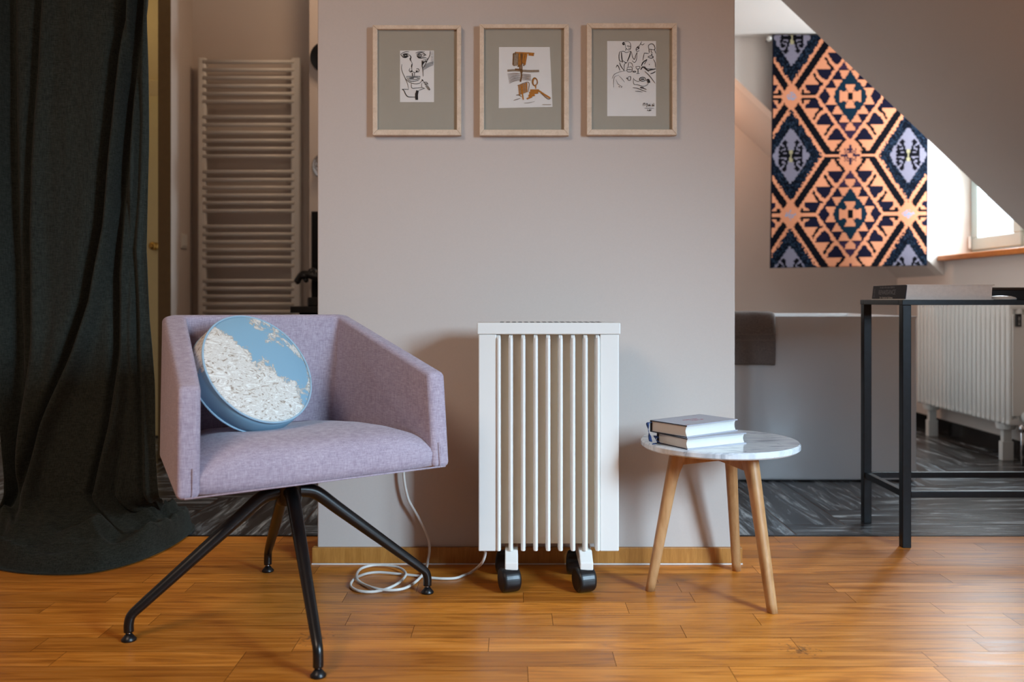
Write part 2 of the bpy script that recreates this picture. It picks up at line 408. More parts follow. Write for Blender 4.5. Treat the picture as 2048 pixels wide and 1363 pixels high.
# sloped ceiling: near slab with the roof window opening, and the slab beyond the dormer
def slab(bm, xa, xb, y0, y1, t=.22):
    n = Vector((.687, 0, .727))*t
    lo = [Vector((xa, y0, sl(xa))), Vector((xb, y0, sl(xb))), Vector((xb, y0, sl(xb)))+n, Vector((xa, y0, sl(xa)))+n]
    prism(bm, lo, [p+Vector((0, y1-y0, 0)) for p in lo])
XA, XB = .66, 2.72; N0, N1 = -.95, .80             # second dormer, beside the camera
bm = B()
slab(bm, XA, XB, N1+.10, ZN-.10); slab(bm, XA, XB, -2.7, N0-.10); slab(bm, XA, 1.128, N0-.10, N1+.10)
slab(bm, XA, 1.128, ZN-.10, ZF+.10); slab(bm, XA, XB, ZF+.10, 6.3)
struct('ceiling_slope', bm, M['wall'])
# dormer: flat ceiling, two cheeks, window wall
struct('ceiling_dormer', bbox(1.128, 3.1, ZN, ZF, 2.484, 2.56), M['wall2'])
def cheek(y0, y1):
    poly = [(1.128, y0, 2.484), (1.128, y0, 2.6), (2.97, y0, 2.6), (2.97, y0, 1.0), (2.70, y0, sl(2.70))]
    return prism(B(), poly, [(x, y1, z) for x, _, z in poly])
struct('wall_dormer_far', cheek(ZF, ZF+.10), M['wall2'])
struct('wall_dormer_near', cheek(ZN-.10, ZN), M['wall'])
WY0, WY1, WZ0, WZ1 = 4.335, ZF, 1.166, 2.36
bm = B(); box(bm, XW, XW+.09, ZN, ZF, .95, 1.12); box(bm, XW, XW+.09, ZN, ZF, WZ1, 2.6); box(bm, XW, XW+.09, ZN, WY0, 1.12, WZ1)
struct('wall_dormer_front', bm, M['wall2'])
# window 1 in the dormer: two casements
w1 = struct('window_1', B(), M['winframe'], origin=(XW, (WY0+WY1)/2, WZ0))
def ring(bm, x0, x1, y0, y1, z0, z1, t):
    box(bm, x0, x1, y0, y1, z0, z0+t); box(bm, x0, x1, y0, y1, z1-t, z1); box(bm, x0, x1, y0, y0+t, z0+t, z1-t); box(bm, x0, x1, y1-t, y1, z0+t, z1-t)
bm = B(); ring(bm, XW-.005, XW+.07, WY0, WY1, WZ0-.045, WZ1, .03); box(bm, XW, XW+.07, 4.885, 4.935, WZ0-.02, WZ1)
obj('window_frame', bm, M['winframe'], w1, bevel=.003)
for (a, b) in ((4.925, ZF-.012), (WY0+.012, 4.895)):
    bm = B(); ring(bm, XW-.018, XW+.04, a, b, WZ0-.012, WZ1-.02, .075)
    sash = obj('sash', bm, M['winframe'], w1, bevel=.005)
    obj('pane', bbox(XW+.012, XW+.016, a+.07, b-.07, WZ0+.06, WZ1-.09), M['glass'], sash)
bm = B(); tube(bm, [(XW-.028, ZF-.018, WZ0), (XW-.028, ZF-.018, WZ0+.075)], .009, 10)
obj('hinge', bm, M['white'], w1, smooth=False)
obj('window_sill', bbox(2.655, XW+.0, ZN+.005, ZF-.003, 1.089, 1.120), M['sill'], w1, bevel=.004)
# second dormer
struct('ceiling_dormer', bbox(1.128, 3.1, N0, N1, 2.484, 2.56), M['wall2'])
struct('wall_dormer_front', (lambda bm: (box(bm, XW, XW+.09, N0, N1, .95, 1.12), box(bm, XW, XW+.09, N0, N1, WZ1, 2.6))[0])(B()), M['wall2'])
struct('wall_dormer_far', cheek(N1, N1+.10), M['wall2'])
struct('wall_dormer_near', cheek(N0-.10, N0), M['wall2'])
w2 = struct('window_2', B(), M['winframe'], origin=(XW, (N0+N1)/2, WZ0))
bm = B(); ring(bm, XW-.005, XW+.07, N0, N1, WZ0-.045, WZ1, .03); ymid = (N0+N1)/2; box(bm, XW, XW+.07, ymid-.025, ymid+.025, WZ0-.02, WZ1)
obj('window_frame', bm, M['winframe'], w2)
for (a, b) in ((ymid+.015, N1-.012), (N0+.012, ymid-.015)):
    bm = B(); ring(bm, XW-.018, XW+.04, a, b, WZ0-.012, WZ1-.02, .07)
    sash = obj('sash', bm, M['winframe'], w2)
    obj('pane', bbox(XW+.012, XW+.016, a+.065, b-.065, WZ0+.06, WZ1-.09), M['glass'], sash)
obj('window_sill', bbox(2.655, XW, N0+.005, N1-.003, 1.089, 1.120), M['sill'], w2)

# door in the hall behind the curtain
d1 = struct('door_1', B(), M['door'], origin=(-2.55, 5.43, 0))
obj('door_leaf', bbox(-2.95, -2.135, 5.385, 5.425, .01, 2.1), M['door'], d1, bevel=.004)
bm = B(); box(bm, -2.135, -2.06, 5.39, 5.43, 0, 2.2); box(bm, -3.03, -2.06, 5.39, 5.43, 2.1, 2.2)
obj('door_casing', bm, M['casing'], d1, bevel=.004)
kc = px(308, 492, 5.36)
bm = lathe(B(), [(.0, 0), (.024, .0), (.024, .006), (.008, .01), (.008, .03), (.02, .036), (.024, .05), (.018, .064), (0, .068)], 24, frame_to((kc.x, 5.385, kc.z), (0, -1, 0)))
obj('door_knob', bm, M['brass'], d1, smooth=True)

# ------------------------------------------------------------------ towel radiator on the left back wall
def towel_rail():
    Z = 4.93; x0, x1 = px(397, 0, Z).x, px(602, 0, Z).x
    zt = px(0, 116, Z).z; t = thing('towel_radiator', 'tall white ladder towel radiator on the wall behind the armchair', 'radiator', ((x0+x1)/2, Z, .45))
    for (a, b) in ((397, 414), (583, 602)):
        bm = B(); box(bm, px(a, 0, Z).x, px(b, 0, Z).x, Z-.018, Z+.018, .45, zt)
        obj('upright', bm, M['white'], t, bevel=.011, seg=3, smooth=True)
    ys = [125, 141, 157, 173, 188.5, 204, 235, 250.5, 266, 282, 298, 313, 344, 360, 375.5, 391, 406, 422, 453, 468.5, 484, 499.5, 515, 531, 561.5, 577, 592.5, 608, 623]
    ys += [654, 670, 685, 701, 716, 732, 763, 779, 794, 810, 825]
    for y in ys:
        z = px(0, y, Z).z
        bm = B(); c = [px(408, y, Z), px(590, y, Z)]
        tube(bm, [(c[0].x, Z-.012, z), (c[1].x, Z-.012, z)], .0112, 12)
        obj('rung', bm, M['white'], t, smooth=True)
    for x in (x0+.02, x1-.02):
        for z in (.6, zt-.12):
            bm = B(); tube(bm, [(x, Z, z), (x, 4.9995, z)], .009, 8); obj('wall_bracket', bm, M['white'], t, smooth=True)
towel_rail()
# light switch on the nib
sw = thing('light_switch', 'small white light switch on the narrow wall left of the towel radiator', 'switch', (-1.826, 4.86, 1.12))
zc = px(0, 482, 4.86).z
obj('plate', bbox(-1.826, -1.818, 4.82, 4.90, zc-.04, zc+.04), M['white'], sw, bevel=.002)
obj('rocker', bbox(-1.818, -1.813, 4.833, 4.887, zc-.027, zc+.027), M['white'], sw, bevel=.001)

# ------------------------------------------------------------------ washstand corner glimpsed past the wall edge
Z = 4.75
p = px(652, 115, Z-.03)
t = thing('wall_light', 'black round wall light half hidden by the wall edge, above the chrome mixer', 'lamp', (p.x, Z, p.z))
obj('disc', lathe(B(), [(0, 0), (.078, 0), (.084, .008), (.084, .022), (.078, .03), (0, .032)], 40, frame_to((p.x, Z-.02, p.z), (0, -1, 0))), M['black'], t, smooth=True)
obj('mount', lathe(B(), [(0, 0), (.03, 0), (.03, .022), (0, .022)], 20, frame_to((p.x, Z, p.z), (0, -1, 0))), M['black'], t)
p = px(648, 330, Z-.04)
t = thing('shower_mixer', 'round chrome mixer plate half hidden by the wall edge', 'tap', (p.x, Z, p.z))
obj('plate', lathe(B(), [(0, 0), (.072, 0), (.074, .006), (.068, .014), (.04, .018), (0, .02)], 40, frame_to((p.x, Z, p.z), (0, -1, 0))), M['chrome'], t, smooth=True)
obj('knob', lathe(B(), [(0, .018), (.036, .018), (.038, .05), (.03, .056), (0, .058)], 32, frame_to((p.x-.012, Z, p.z), (0, -1, 0))), M['chrome'], t, smooth=True)
bm = B(); tube(bm, [(p.x-.012, Z-.05, p.z+.0), (p.x-.05, Z-.055, p.z-.012)], [.008, .006], 10); obj('lever', bm, M['chrome'], t, smooth=True)
a, b = px(624, 423, Z), px(740, 620, Z)
t = tag(obj('black_backsplash', bbox(a.x, b.x, Z-.015, Z, .35, a.z), M['blacktile'], bevel=.002, origin=(a.x, Z, .35)), 'tall black glazed panel behind the black tap, beside the wall edge', 'panel')
# basin slab and tap
a = px(588, 612, 4.5); b = px(0, 625, 4.5)
t = thing('washbasin', 'black slab washbasin jutting out below the black tap', 'washbasin', (-.9, 4.6, b.z))
obj('slab', bbox(a.x, -.3, 4.42, Z-.015, b.z, a.z), M['black'], t, bevel=.003)
c = px(619, 594, 4.5); obj('bowl', bbox(c.x, -.35, 4.45, Z-.016, a.z, c.z), M['black'], t, bevel=.006)
obj('cabinet', bbox(px(598, 0, 4.5).x, -.32, 4.5, Z-.016, .3, b.z), M['blacktile'], t, bevel=.004)
t = thing('black_tap', 'ornate matt black tap reaching left over the washbasin', 'tap', (-.95, 4.7, px(0, 550, 4.6).z))
P4 = lambda x, y: px(x, y, 4.6)
bm = B(); tube(bm, catmull([P4(660, 553), P4(634, 553), P4(618, 549), P4(606, 548), P4(598, 556), P4(593, 563)], 5), [.024, .015], 14); obj('spout', bm, M['black'], t, smooth=True)
obj('aerator', lathe(B(), [(0, -.012), (.014, -.012), (.017, 0), (.014, .012), (0, .012)], 16, frame_to(P4(595, 562), (-.6, -.4, -.6))), M['black'], t, smooth=True)
bm = B(); tube(bm, [P4(650, 553), Vector((P4(650, 553).x, 4.734, P4(650, 553).z))], .022, 14); obj('wall_pipe', bm, M['black'], t, smooth=True)
for (x, y, r) in ((622, 543, .018), (609, 551, .022), (612, 560, .014)):
    bm = B(); bmesh.ops.create_uvsphere(bm, u_segments=16, v_segments=10, radius=r, matrix=Matrix.Translation(P4(x, y))); obj('collar', bm, M['black'], t, smooth=True)
bm = B(); tube(bm, [P4(632, 560), P4(632, 540)], .02, 14); tube(bm, [P4(632, 541), P4(622, 538)], [.01, .012], 10); obj('handle', bm, M['black'], t, smooth=True)

# ------------------------------------------------------------------ curtain
def lerpl(tab, v):
    for (a, b), (c, d) in zip(tab, tab[1:]):
        if v <= c: return b+(d-b)*max(0, (v-a))/(c-a)
    return tab[-1][1]
def curtain():
    NU, NV = 260, 190
    R = [(0, 306), (250, 300), (500, 293), (640, 300), (760, 312), (900, 320), (1000, 330), (1100, 345)]
    Lf = [(0, -90), (500, -50), (640, -8), (800, 10), (950, 26), (1100, 30)]
    foot = catmull([Vector(q) for q in ((-1.78, 2.93, 0), (-1.68, 2.80, 0), (-1.56, 2.73, 0), (-1.43, 2.70, 0), (-1.31, 2.715, 0), (-1.23, 2.80, 0), (-1.185, 2.93, 0), (-1.17, 3.08, 0), (-1.185, 3.24, 0), (-1.27, 3.36, 0))], 12)
    lines = [([(252, 0), (232, 120), (215, 300), (203, 450), (176, 600), (140, 720), (98, 840), (66, 960), (50, 1100)], [(0, 9, -.050), (22, 13, .058), (-26, 22, .012)]),
             ([(287, 0), (264, 200), (244, 400), (233, 550), (236, 700), (226, 850), (196, 1000), (180, 1100)], [(0, 7, -.040), (20, 13, .036)]),
             ([(10, 0), (14, 300), (24, 600), (36, 800), (44, 950), (50, 1100)], [(0, 14, -.060), (-34, 20, .03)]),
             ([(80, 0), (64, 250), (57, 450), (60, 700), (46, 900), (40, 1100)], [(-4, 9, -.035), (16, 16, .028)]),
             ([(292, 0), (284, 250), (270, 500), (276, 700), (290, 900), (300, 1100)], [(0, 5, -.016), (9, 6, .016)]),
             ([(150, 0), (148, 500), (130, 800), (120, 1100)], [(0, 46, .018)]),
             ([(262, 500), (258, 650), (262, 800), (250, 1000), (240, 1100)], [(0, 6, -.014), (10, 8, .012)])]
    def folds(xp, yp):
        d = 0
        for poly, gs in lines:
            xc = lerpl([(b_, a_) for a_, b_ in poly], yp)
            for off, wdt, amp in gs: d += amp*math.exp(-((xp-xc-off)/wdt)**2)
        return d
    bm = B(); grid = []
    for j in range(NV+1):
        v = j/NV; row = []
        for i in range(NU+1):
            u = i/NU
            if v < .80:
                z = 2.5-(2.5-.20)*(v/.80); r = 0
            else:
                r = (v-.80)/.20; z = None
            zz = .20 if z is None else z
            yp = HZ+(EYE-zz)*583
            xl, xr = lerpl(Lf, yp), lerpl(R, yp)
            X = ((xl+(xr-xl)*u)-1024)*3.0/F
            fz = folds(xl+(xr-xl)*u, yp)
            wr = noise.noise(Vector((X*9, zz*1.4, 3)))*.012+noise.noise(Vector((X*30, zz*5, 8)))*.004
            Y = 3.0-fz-wr - .05*math.exp(-((zz-.2)/.35)**2)
            fan = .10*math.exp(-zz/.22)
            Y -= fan*math.sin(PI*u)
            X -= .04*math.sin(u*PI*6)*math.exp(-zz/.3)*.4
            if z is not None: row.append(Vector((X, Y, z)))
            else:
                f = foot[min(len(foot)-1, int(u*(len(foot)-1)))]
                fi = u*(len(foot)-1); k = min(int(fi), len(foot)-2); f = foot[k].lerp(foot[k+1], fi-k)
                ang = noise.noise(Vector((u*5, 2, 1)))
                # out along the floor with soft rolls, tucked under at the rim
                e = min(1, r/.82); ez = e*e*(3-2*e)
                X2 = X+(f.x-X)*ez; Y2 = Y+(f.y-Y)*ez
                h = .20*(1-e)**1.25
                roll = .034*(1+.5*noise.noise(Vector((u*7, 5, 5))))*math.exp(-((e-.80)/.11)**2)*(1+.6*math.sin(u*9+1)) + .022*math.exp(-((e-.52+.05*math.sin(u*13))/.10)**2)*(1+math.sin(u*17))
                rg = 1-abs(noise.noise(Vector((X2*5+Y2*2, Y2*16-X2*4, 2))))*2.6; zz2 = h+roll+.006+(.012*noise.noise(Vector((X2*14, Y2*14, 0)))+.028*max(0, rg)*math.sin(PI*min(1, e*.98)))*(1 if e < .97 else 0)
                if r > .82:
                    q = (r-.82)/.18; a = q*PI/2
                    out = (f-Vector((-1.5, 3.05, 0))); out.z = 0; out.normalize()
                    X2 += out.x*.012*math.sin(a*2); Y2 += out.y*.012*math.sin(a*2); zz2 = zz2*math.cos(a)+.001
                pass
                row.append(Vector((X2, Y2, max(.002, zz2))))
        grid.append(row)
    V = [[bm.verts.new(p) for p in r] for r in grid]
    for j in range(NV):
        for i in range(NU): bm.faces.new((V[j][i], V[j+1][i], V[j+1][i+1], V[j][i+1]))
    o = obj('linen_curtain', bm, M['curtain'], smooth=True, origin=(-1.6, 3.0, 0))
    s = o.modifiers.new('thick', 'SOLIDIFY'); s.thickness = .002; s.offset = -1
    tag(o, 'heavy dark green linen curtain pooling on the floor left of the armchair', 'curtain')
    rod = thing('curtain_rail', 'dark curtain rail above the green linen curtain', 'rail', (-1.7, 3.0, 2.52))
    bm = B(); tube(bm, [(-2.6, 3.0, 2.53), (-.63, 3.0, 2.53)], .012, 12); obj('rod', bm, M['black'], rod, smooth=True)
curtain()

# ------------------------------------------------------------------ armchair
CH = Vector((-.6, 2.355, 0)); CU = Vector((.818, .576, 0)); CN = Vector((.576, -.818, 0))
def ch(u, n, z): return CH+CU*u+CN*n+Vector((0, 0, z))
def armchair():
    t = thing('swivel_armchair', 'lilac wool swivel armchair with four splayed black legs in front of the wall', 'armchair', (CH.x, CH.y, 0))
    # shell stations: (outer bottom, outer top) and inner offsets, going front-left, back-left, back-right, front-right
    T = .052
    st = [((-.356, .252, .400), (-.350, .240, .652)), ((-.262, -.300, .405), (-.262, -.272, .806)),
          ((.272, -.298, .405), (.288, -.270, .803)), ((.356, .250, .400), (.348, .236, .652))]
    def inn(p, k):
        u, n, z = p
        if k == 0: return (u+T, n, z)
        if k == 1: return (u+T, n+T, z)
        if k == 2: return (u-T, n+T, z)
        return (u-T, n, z)
    bm = B(); O = []
    for k, (b, tp) in enumerate(st):
        O.append([bm.verts.new(ch(*b)), bm.verts.new(ch(*tp)), bm.verts.new(ch(*inn(tp, k))), bm.verts.new(ch(*inn(b, k)))])
    for a, b in zip(O, O[1:]):
        for i in range(4): bm.faces.new((a[i], b[i], b[(i+1) % 4], a[(i+1) % 4]))
    bm.faces.new(O[0][::-1]); bm.faces.new(O[-1])
    bmesh.ops.recalc_face_normals(bm, faces=bm.faces)
    obj('shell', bm, M['lilac'], t, bevel=.014, seg=5, smooth=True, angle=15)
    # seat block, crowned, rolled front
    prof = [(.236, .402), (.250, .406), (.253, .425), (.254, .450), (.248, .472), (.232, .490), (.208, .501), (.17, .508), (.10, .511), (0, .508), (-.10, .500), (-.18, .492), (-.255, .484), (-.258, .402)]
    NU = 36; bm = B(); rows = []
    for (n, z) in prof:
        hwL = .356-.052+.006-(.094*(.252-n)/.55); hwR = .356-.052+.006-(.078*(.252-n)/.55)
        row = []
        for i in range(NU+1):
            s = -1+2*i/NU; u = s*(hwL if s < 0 else hwR)
            edge = max(0, abs(s)-.55)/.45; crown = -.030*edge**2.2 if z > .43 else 0
            nn = n-(.014*edge**3 if n > .2 else 0)
            row.append(bm.verts.new(ch(u, nn, z+crown*min(1, (z-.43)/.06))))
        rows.append(row)
    for a, b in zip(rows, rows[1:]):
        for i in range(NU): bm.faces.new((a[i], a[i+1], b[i+1], b[i]))
    for i in range(NU): bm.faces.new((rows[-1][i], rows[-1][i+1], rows[0][i+1], rows[0][i]))
    bm.faces.new([r[0] for r in rows]); bm.faces.new([r[-1] for r in rows][::-1])
    obj('seat', bm, M['lilac'], t, smooth=True)
    # bottom piping seam along front and sides
    bm = B(); tube(bm, [ch(-.338, .2515, .4035), ch(.338, .2515, .4035)], .0022, 8)
    obj('piping', bm, M['lilac'], t, smooth=True)
    for sg in (-1, 1):
        bm = B(); tube(bm, [ch(sg*.322, .2535, .402), ch(sg*.320, .2535, .47)], .0012, 6); obj('seam', bm, M['lilac'], t)
    bm = lathe(B(), [(0, .30), (.030, .30), (.034, .312), (.034, .352), (.05, .366), (.11, .385), (.11, .402), (0, .402)], 32, Matrix.Translation(CH))
    obj('hub', bm, M['black'], t, smooth=True, bevel=.002)
    feet = [((-.955, 2.181), 0), ((-.437, 1.973), 1), ((-.245, 2.534), 2), ((-.763, 2.735), 3)]
    for (fx, fy), k in feet:
        d = Vector((fx, fy, 0))-CH; L = d.length; d.normalize()
        q0, q1 = CH+d*.075+Vector((0, 0, .322)), CH+d*(L-.028)+Vector((0, 0, .082))
        P = [CH+d*.010+Vector((0, 0, .336)), CH+d*.04+Vector((0, 0, .334)), q0, q0.lerp(q1, .2), q0.lerp(q1, .4), q0.lerp(q1, .6), q0.lerp(q1, .8), q1, CH+d*(L-.006)+Vector((0, 0, .062)), CH+d*L+Vector((0, 0, .042)), CH+d*L+Vector((0, 0, .022))]
        pts = catmull(P, 5); n = len(pts)
        rad = [.0205-.0085*min(1, i/(n*.75)) for i in range(n)]
        bm = B(); tube(bm, pts, rad, 20)
        leg = obj('leg', bm, M['black'], t, smooth=True)
        fm = Matrix.Translation((fx, fy, 0))
        obj('glide_pin', lathe(B(), [(0, .012), (.0045, .012), (.0045, .024), (0, .024)], 14, fm), M['chrome'], leg, smooth=True)
        obj('foot_glide', lathe(B(), [(0, 0), (.0175, 0), (.0185, .004), (.013, .010), (.008, .017), (0, .018)], 24, fm), M['rubber'], leg, smooth=True)
armchair()

# ------------------------------------------------------------------ round cushion
def cushion():
    nrm = Vector((.68, -.50, .53)).normalized(); c = Vector((-.672, 2.325, .667))
    xd = Vector((.82, .57, -.1)); Mx = frame_to(c, nrm, xd)
    Rr = .170; Tk = .066
    prof = [(0, .022), (.06, .0205), (.11, .016), (.145, .009), (.162, .003), (.1700, 0), (.1735, -.018), (.1742, -Tk/2), (.1735, -Tk+.016), (.1700, -Tk), (.162, -Tk-.004), (.145, -Tk-.011), (.11, -Tk-.018), (.06, -Tk-.022), (0, -Tk-.024)]
    prof = [(r*.94, h*.95) for r, h in prof]
    bm = B(); lathe(bm, prof, 72)
    for v in bm.verts:
        v.co += v.co.normalized()*noise.noise(v.co*9)*.004
    me = obj('round_cushion', bm, M['cushion'], smooth=True)
    me.matrix_world = Mx
    tag(me, 'round blue toile cushion with white landscape print leaning in the lilac armchair', 'cushion')
    for h in (0, -Tk*.95):
        bm = B(); N = 96
        ringp = [Vector((.1612*math.cos(2*PI*k/N), .1612*math.sin(2*PI*k/N), h)) for k in range(N)]
        ringp.append(ringp[0].copy()); tube(bm, ringp, .0028, 8)
        o = obj('piping', bm, M['piping'], smooth=True); o.parent = me
cushion()

# ------------------------------------------------------------------ mobile heater
def heater():
    x0, x1 = -.0984, .3143; yF, yR = 2.57, 2.70; zb, zt = .110, .747
    t = thing('mobile_radiator', 'white ribbed electric radiator on black castors against the wall', 'heater', ((x0+x1)/2, 2.63, 0))
    XP = lambda p, Z=2.57: (p-1024)*Z/F
    bm = B(); box(bm, x0, XP(993), yF, yR, zb, zt); obj('side_panel', bm, M['white'], t, bevel=.003)
    bm = B(); box(bm, XP(1200), x1, yF, yR, zb, zt); obj('side_panel', bm, M['white'], t, bevel=.003)
    obj('back_panel', bbox(XP(993), XP(1200), yF+.040, yR-.004, zb+.012, zt), M['cream'], t)
    c = obj('top_cap', bbox(x0-.004, x1+.004, yF-.004, yR+.004, .747, .781), M['white'], t, bevel=.003)
    bm = B()
    for k in range(17):
        xs = XP(1000+k*12.2, 2.60); box(bm, xs, xs+.011, yF+.02, yR-.02, .7812, .7815)
    obj('vent_slots', bm, M['rubber'], c)
    for xp in [997]+[1021.5+25*k for k in range(7)]+[1196]:
        X = XP(xp, 2.563); wdt = .0068
        pr = []
        poly = [(X-wdt, yF+.042), (X-wdt, yF+.002), (X-wdt*.75, yF-.004), (X, yF-.007), (X+wdt*.75, yF-.004), (X+wdt, yF+.002), (X+wdt, yF+.042)]
        bm = prism(B(), [(a, b, zb+.002) for a, b in poly], [(a, b, zt-.012) for a, b in poly])
        # rounded shoulder
        prism(bm, [(a, b, zt-.012) for a, b in poly], [(X+(a-X)*.75, max(b, yF+.006) if b < yF+.03 else b, zt-.002) for a, b in poly])
        obj('rib', bm, M['white'], t, smooth=False, bevel=.0012)
    for xa, xr in ((1023, 1021), (1173.5, 1170)):
        Xc = (xa-1024)*2.53/F
        bm = prism(B(), [(Xc-.019, yF-.04, .066), (Xc-.019, yR+.03, .066), (Xc-.019, yR+.03, .088), (Xc-.019, yR-.01, .112), (Xc-.019, yF+.005, .112), (Xc-.019, yF-.04, .088)],
                   [(Xc+.019, yF-.04, .066), (Xc+.019, yR+.03, .066), (Xc+.019, yR+.03, .088), (Xc+.019, yR-.01, .112), (Xc+.019, yF+.005, .112), (Xc+.019, yF-.04, .088)])
        obj('foot_bracket', bm, M['white'], t, bevel=.003)
        for (yc, dx) in ((yF-.022, -.006), (yR+.012, -.018)):
            Mw = frame_to((Xc+dx, yc, .036), (1, .35 if yc < 2.6 else -.2, 0), (0, 0, 1))
            wheel = obj('castor', lathe(B(), [(0, -.0275), (.020, -.0275), (.0285, -.0272), (.0325, -.0255), (.0350, -.022), (.0358, -.018), (.036, -.010), (.0362, 0), (.036, .010), (.0358, .018), (.0350, .022), (.0325, .0255), (.0285, .0272), (.020, .0275), (0, .0275)], 48, Mw), M['rubber'], t, smooth=False)
            bm = B(); tube(bm, [(Xc+dx*.3, yc, .06), (Xc+dx*.3, yc, .068)], .006, 12); obj('stem', bm, M['chrome'], wheel, smooth=True)
    # cable: from the heater, looped on the floor, up the wall behind the chair
    z3 = lambda x, y: (680+x/3.657, 900+y/3.657)
    pts = [px(970, 1100, 2.60), px(970.5, 1108, 2.60), px(963, 1126, 2.62)]
    fp = [(960, 890), (900, 915), (850, 933), (775, 938), (700, 935), (620, 927), (540, 915), (420, 903), (280, 892), (180, 905), (100, 945), (78, 990), (120, 1022), (190, 1034), (270, 1030), (360, 1005), (440, 960), (482, 905), (440, 862), (350, 842), (240, 840), (150, 868), (120, 925), (160, 972), (260, 1010), (380, 1022), (480, 1005), (560, 955), (605, 905)]
    for i, (a, b) in enumerate(fp):
        X, Y = z3(a, b); pts.append(fl(X, Y, .0045+(.007 if 15 <= i <= 22 else 0)+(.004 if i > 23 else 0)))
    pts += [px(*z3(632, 860), 2.755), px(*z3(645, 800), 2.785)]
    for (a, b) in ((655, 735), (650, 660), (625, 590), (590, 520), (545, 440), (505, 370), (482, 290), (470, 220), (466, 160), (466, 100)):
        pts.append(px(*z3(a, b), 2.79))
    bm = B(); tube(bm, catmull(pts, 6), .0042, 10); obj('power_cord', bm, M['cord'], t, smooth=True)
    e = px(*z3(466, 90), 2.79)
    bm = lathe(B(), [(0, 0), (.018, 0), (.019, .02), (.01, .036), (0, .036)], 20, frame_to((e.x, 2.82, e.z), (0, -1, 0)))
    obj('plug', bm, M['cord'], t, smooth=True)
heater()

# ------------------------------------------------------------------ side table with books
def side_table():
    C0 = Vector((.605, 2.552, 0))
    t = thing('side_table', 'round marble side table on three splayed oak legs right of the radiator', 'table', C0)
    R_ = .2265
    bm = lathe(B(), [(0, .421), (R_-.004, .421), (R_, .425), (R_, .436), (R_-.004, .4405), (0, .4405)], 96, Matrix.Translation(C0))
    obj('tabletop', bm, M['marble'], t, smooth=True, bevel=0)
    bpy.data.objects[-1 if False else 'tabletop'].modifiers.new('es', 'EDGE_SPLIT').split_angle = math.radians(40)
    for (fx, fy) in ((.403, 2.556), (.707, 2.376), (.704, 2.744)):
        f = Vector((fx, fy, 0)); d = (f-C0); L = d.length; d.normalize(); sd = Vector((-d.y, d.x, 0))
        top = C0+d*(L*.60)+Vector((0, 0, .421))
        bm = B(); rings = []; NS = 16
        for k in range(NS+1):
            q = k/NS; c = top.lerp(f, q)
            ro = .0195-.0060*q                       # outer half thickness
            inner = ro + .020*max(0, 1-q/.22)**1.2   # bracket widening towards the middle at the top
            row = []
            for a in range(16):
                th = 2*PI*a/16; cx, cy = math.cos(th), math.sin(th)
                ww = math.copysign(abs(cx)**.75, cx); hh = math.copysign(abs(cy)**.75, cy)
                row.append(bm.verts.new(c+d*(ww*(ro if ww > 0 else inner))+sd*hh*ro*.95))
            rings.append(row)
        for a, b in zip(rings, rings[1:]):
            for i in range(16): bm.faces.new((a[i], a[(i+1) % 16], b[(i+1) % 16], b[i]))
        bm.faces.new(rings[0]); bm.faces.new(rings[-1][::-1])
        obj('leg', bm, M['oak'], t, smooth=True)
        Mx = frame_to(C0, (0, 0, 1), d)
        bm = B(); r1 = L*.60-.01
        prism(bm, [Mx @ Vector(q) for q in ((-.008, -.009, .421), (r1, -.009, .421), (r1, -.009, .368), (-.008, -.009, .382))],
              [Mx @ Vector(q) for q in ((-.008, .009, .421), (r1, .009, .421), (r1, .009, .368), (-.008, .009, .382))])
        obj('brace', bm, M['oak'], t, bevel=.002)
    bm = lathe(B(), [(0, 0), (.004, 0), (.004, .003), (0, .004)], 12, frame_to(C0+Vector((.035, -.03, .405)), (.3, -1, 0)))
    obj('screw', bm, M['brass'], t, smooth=True)
side_table()
def letters(s, size, M4, mat, parent, name='lettering', sx=1.0, depth=.0002):
    cu = bpy.data.curves.new('t', 'FONT'); cu.body = s; cu.size = size; cu.extrude = depth; cu.align_x = 'CENTER'; cu.align_y = 'CENTER'
    to = bpy.data.objects.new('t', cu); COL.objects.link(to); bpy.context.view_layer.update()
    me = bpy.data.meshes.new_from_object(to.evaluated_get(bpy.context.evaluated_depsgraph_get()))
    bpy.data.objects.remove(to); me.transform(M4 @ Matrix.Diagonal((sx, 1, 1, 1)))
    if parent is not None: me.transform(Matrix.Translation(-ORG.get(parent.name, Vector((0, 0, 0)))))
    me.materials.clear(); me.materials.append(mat)
    o = bpy.data.objects.new(name, me); COL.objects.link(o); o.parent = parent; return o
def marks(cx, cy, wdt, hgt, M4, mat, parent, name):
    # a line of print too small to read: short upright and slanted strokes
    rr = random.Random(int(cx*1e4)); bm = B(); x = cx-wdt/2
    while x < cx+wdt/2:
        w_ = hgt*rr.uniform(.14, .22); h0 = -hgt/2; h1 = hgt*rr.choice((.5, .5, .3)); sl_ = hgt*rr.choice((0, 0, .3, -.3))
        q = [(x, cy+h0), (x+w_, cy+h0), (x+w_+sl_, cy+h1), (x+sl_, cy+h1)]
        prism(bm, [M4 @ Vector((a, b, 0)) for a, b in q], [M4 @ Vector((a, b, .0002)) for a, b in q])
        x += w_+hgt*rr.choice((.18, .22, .5))
    return obj(name, bm, mat, parent)
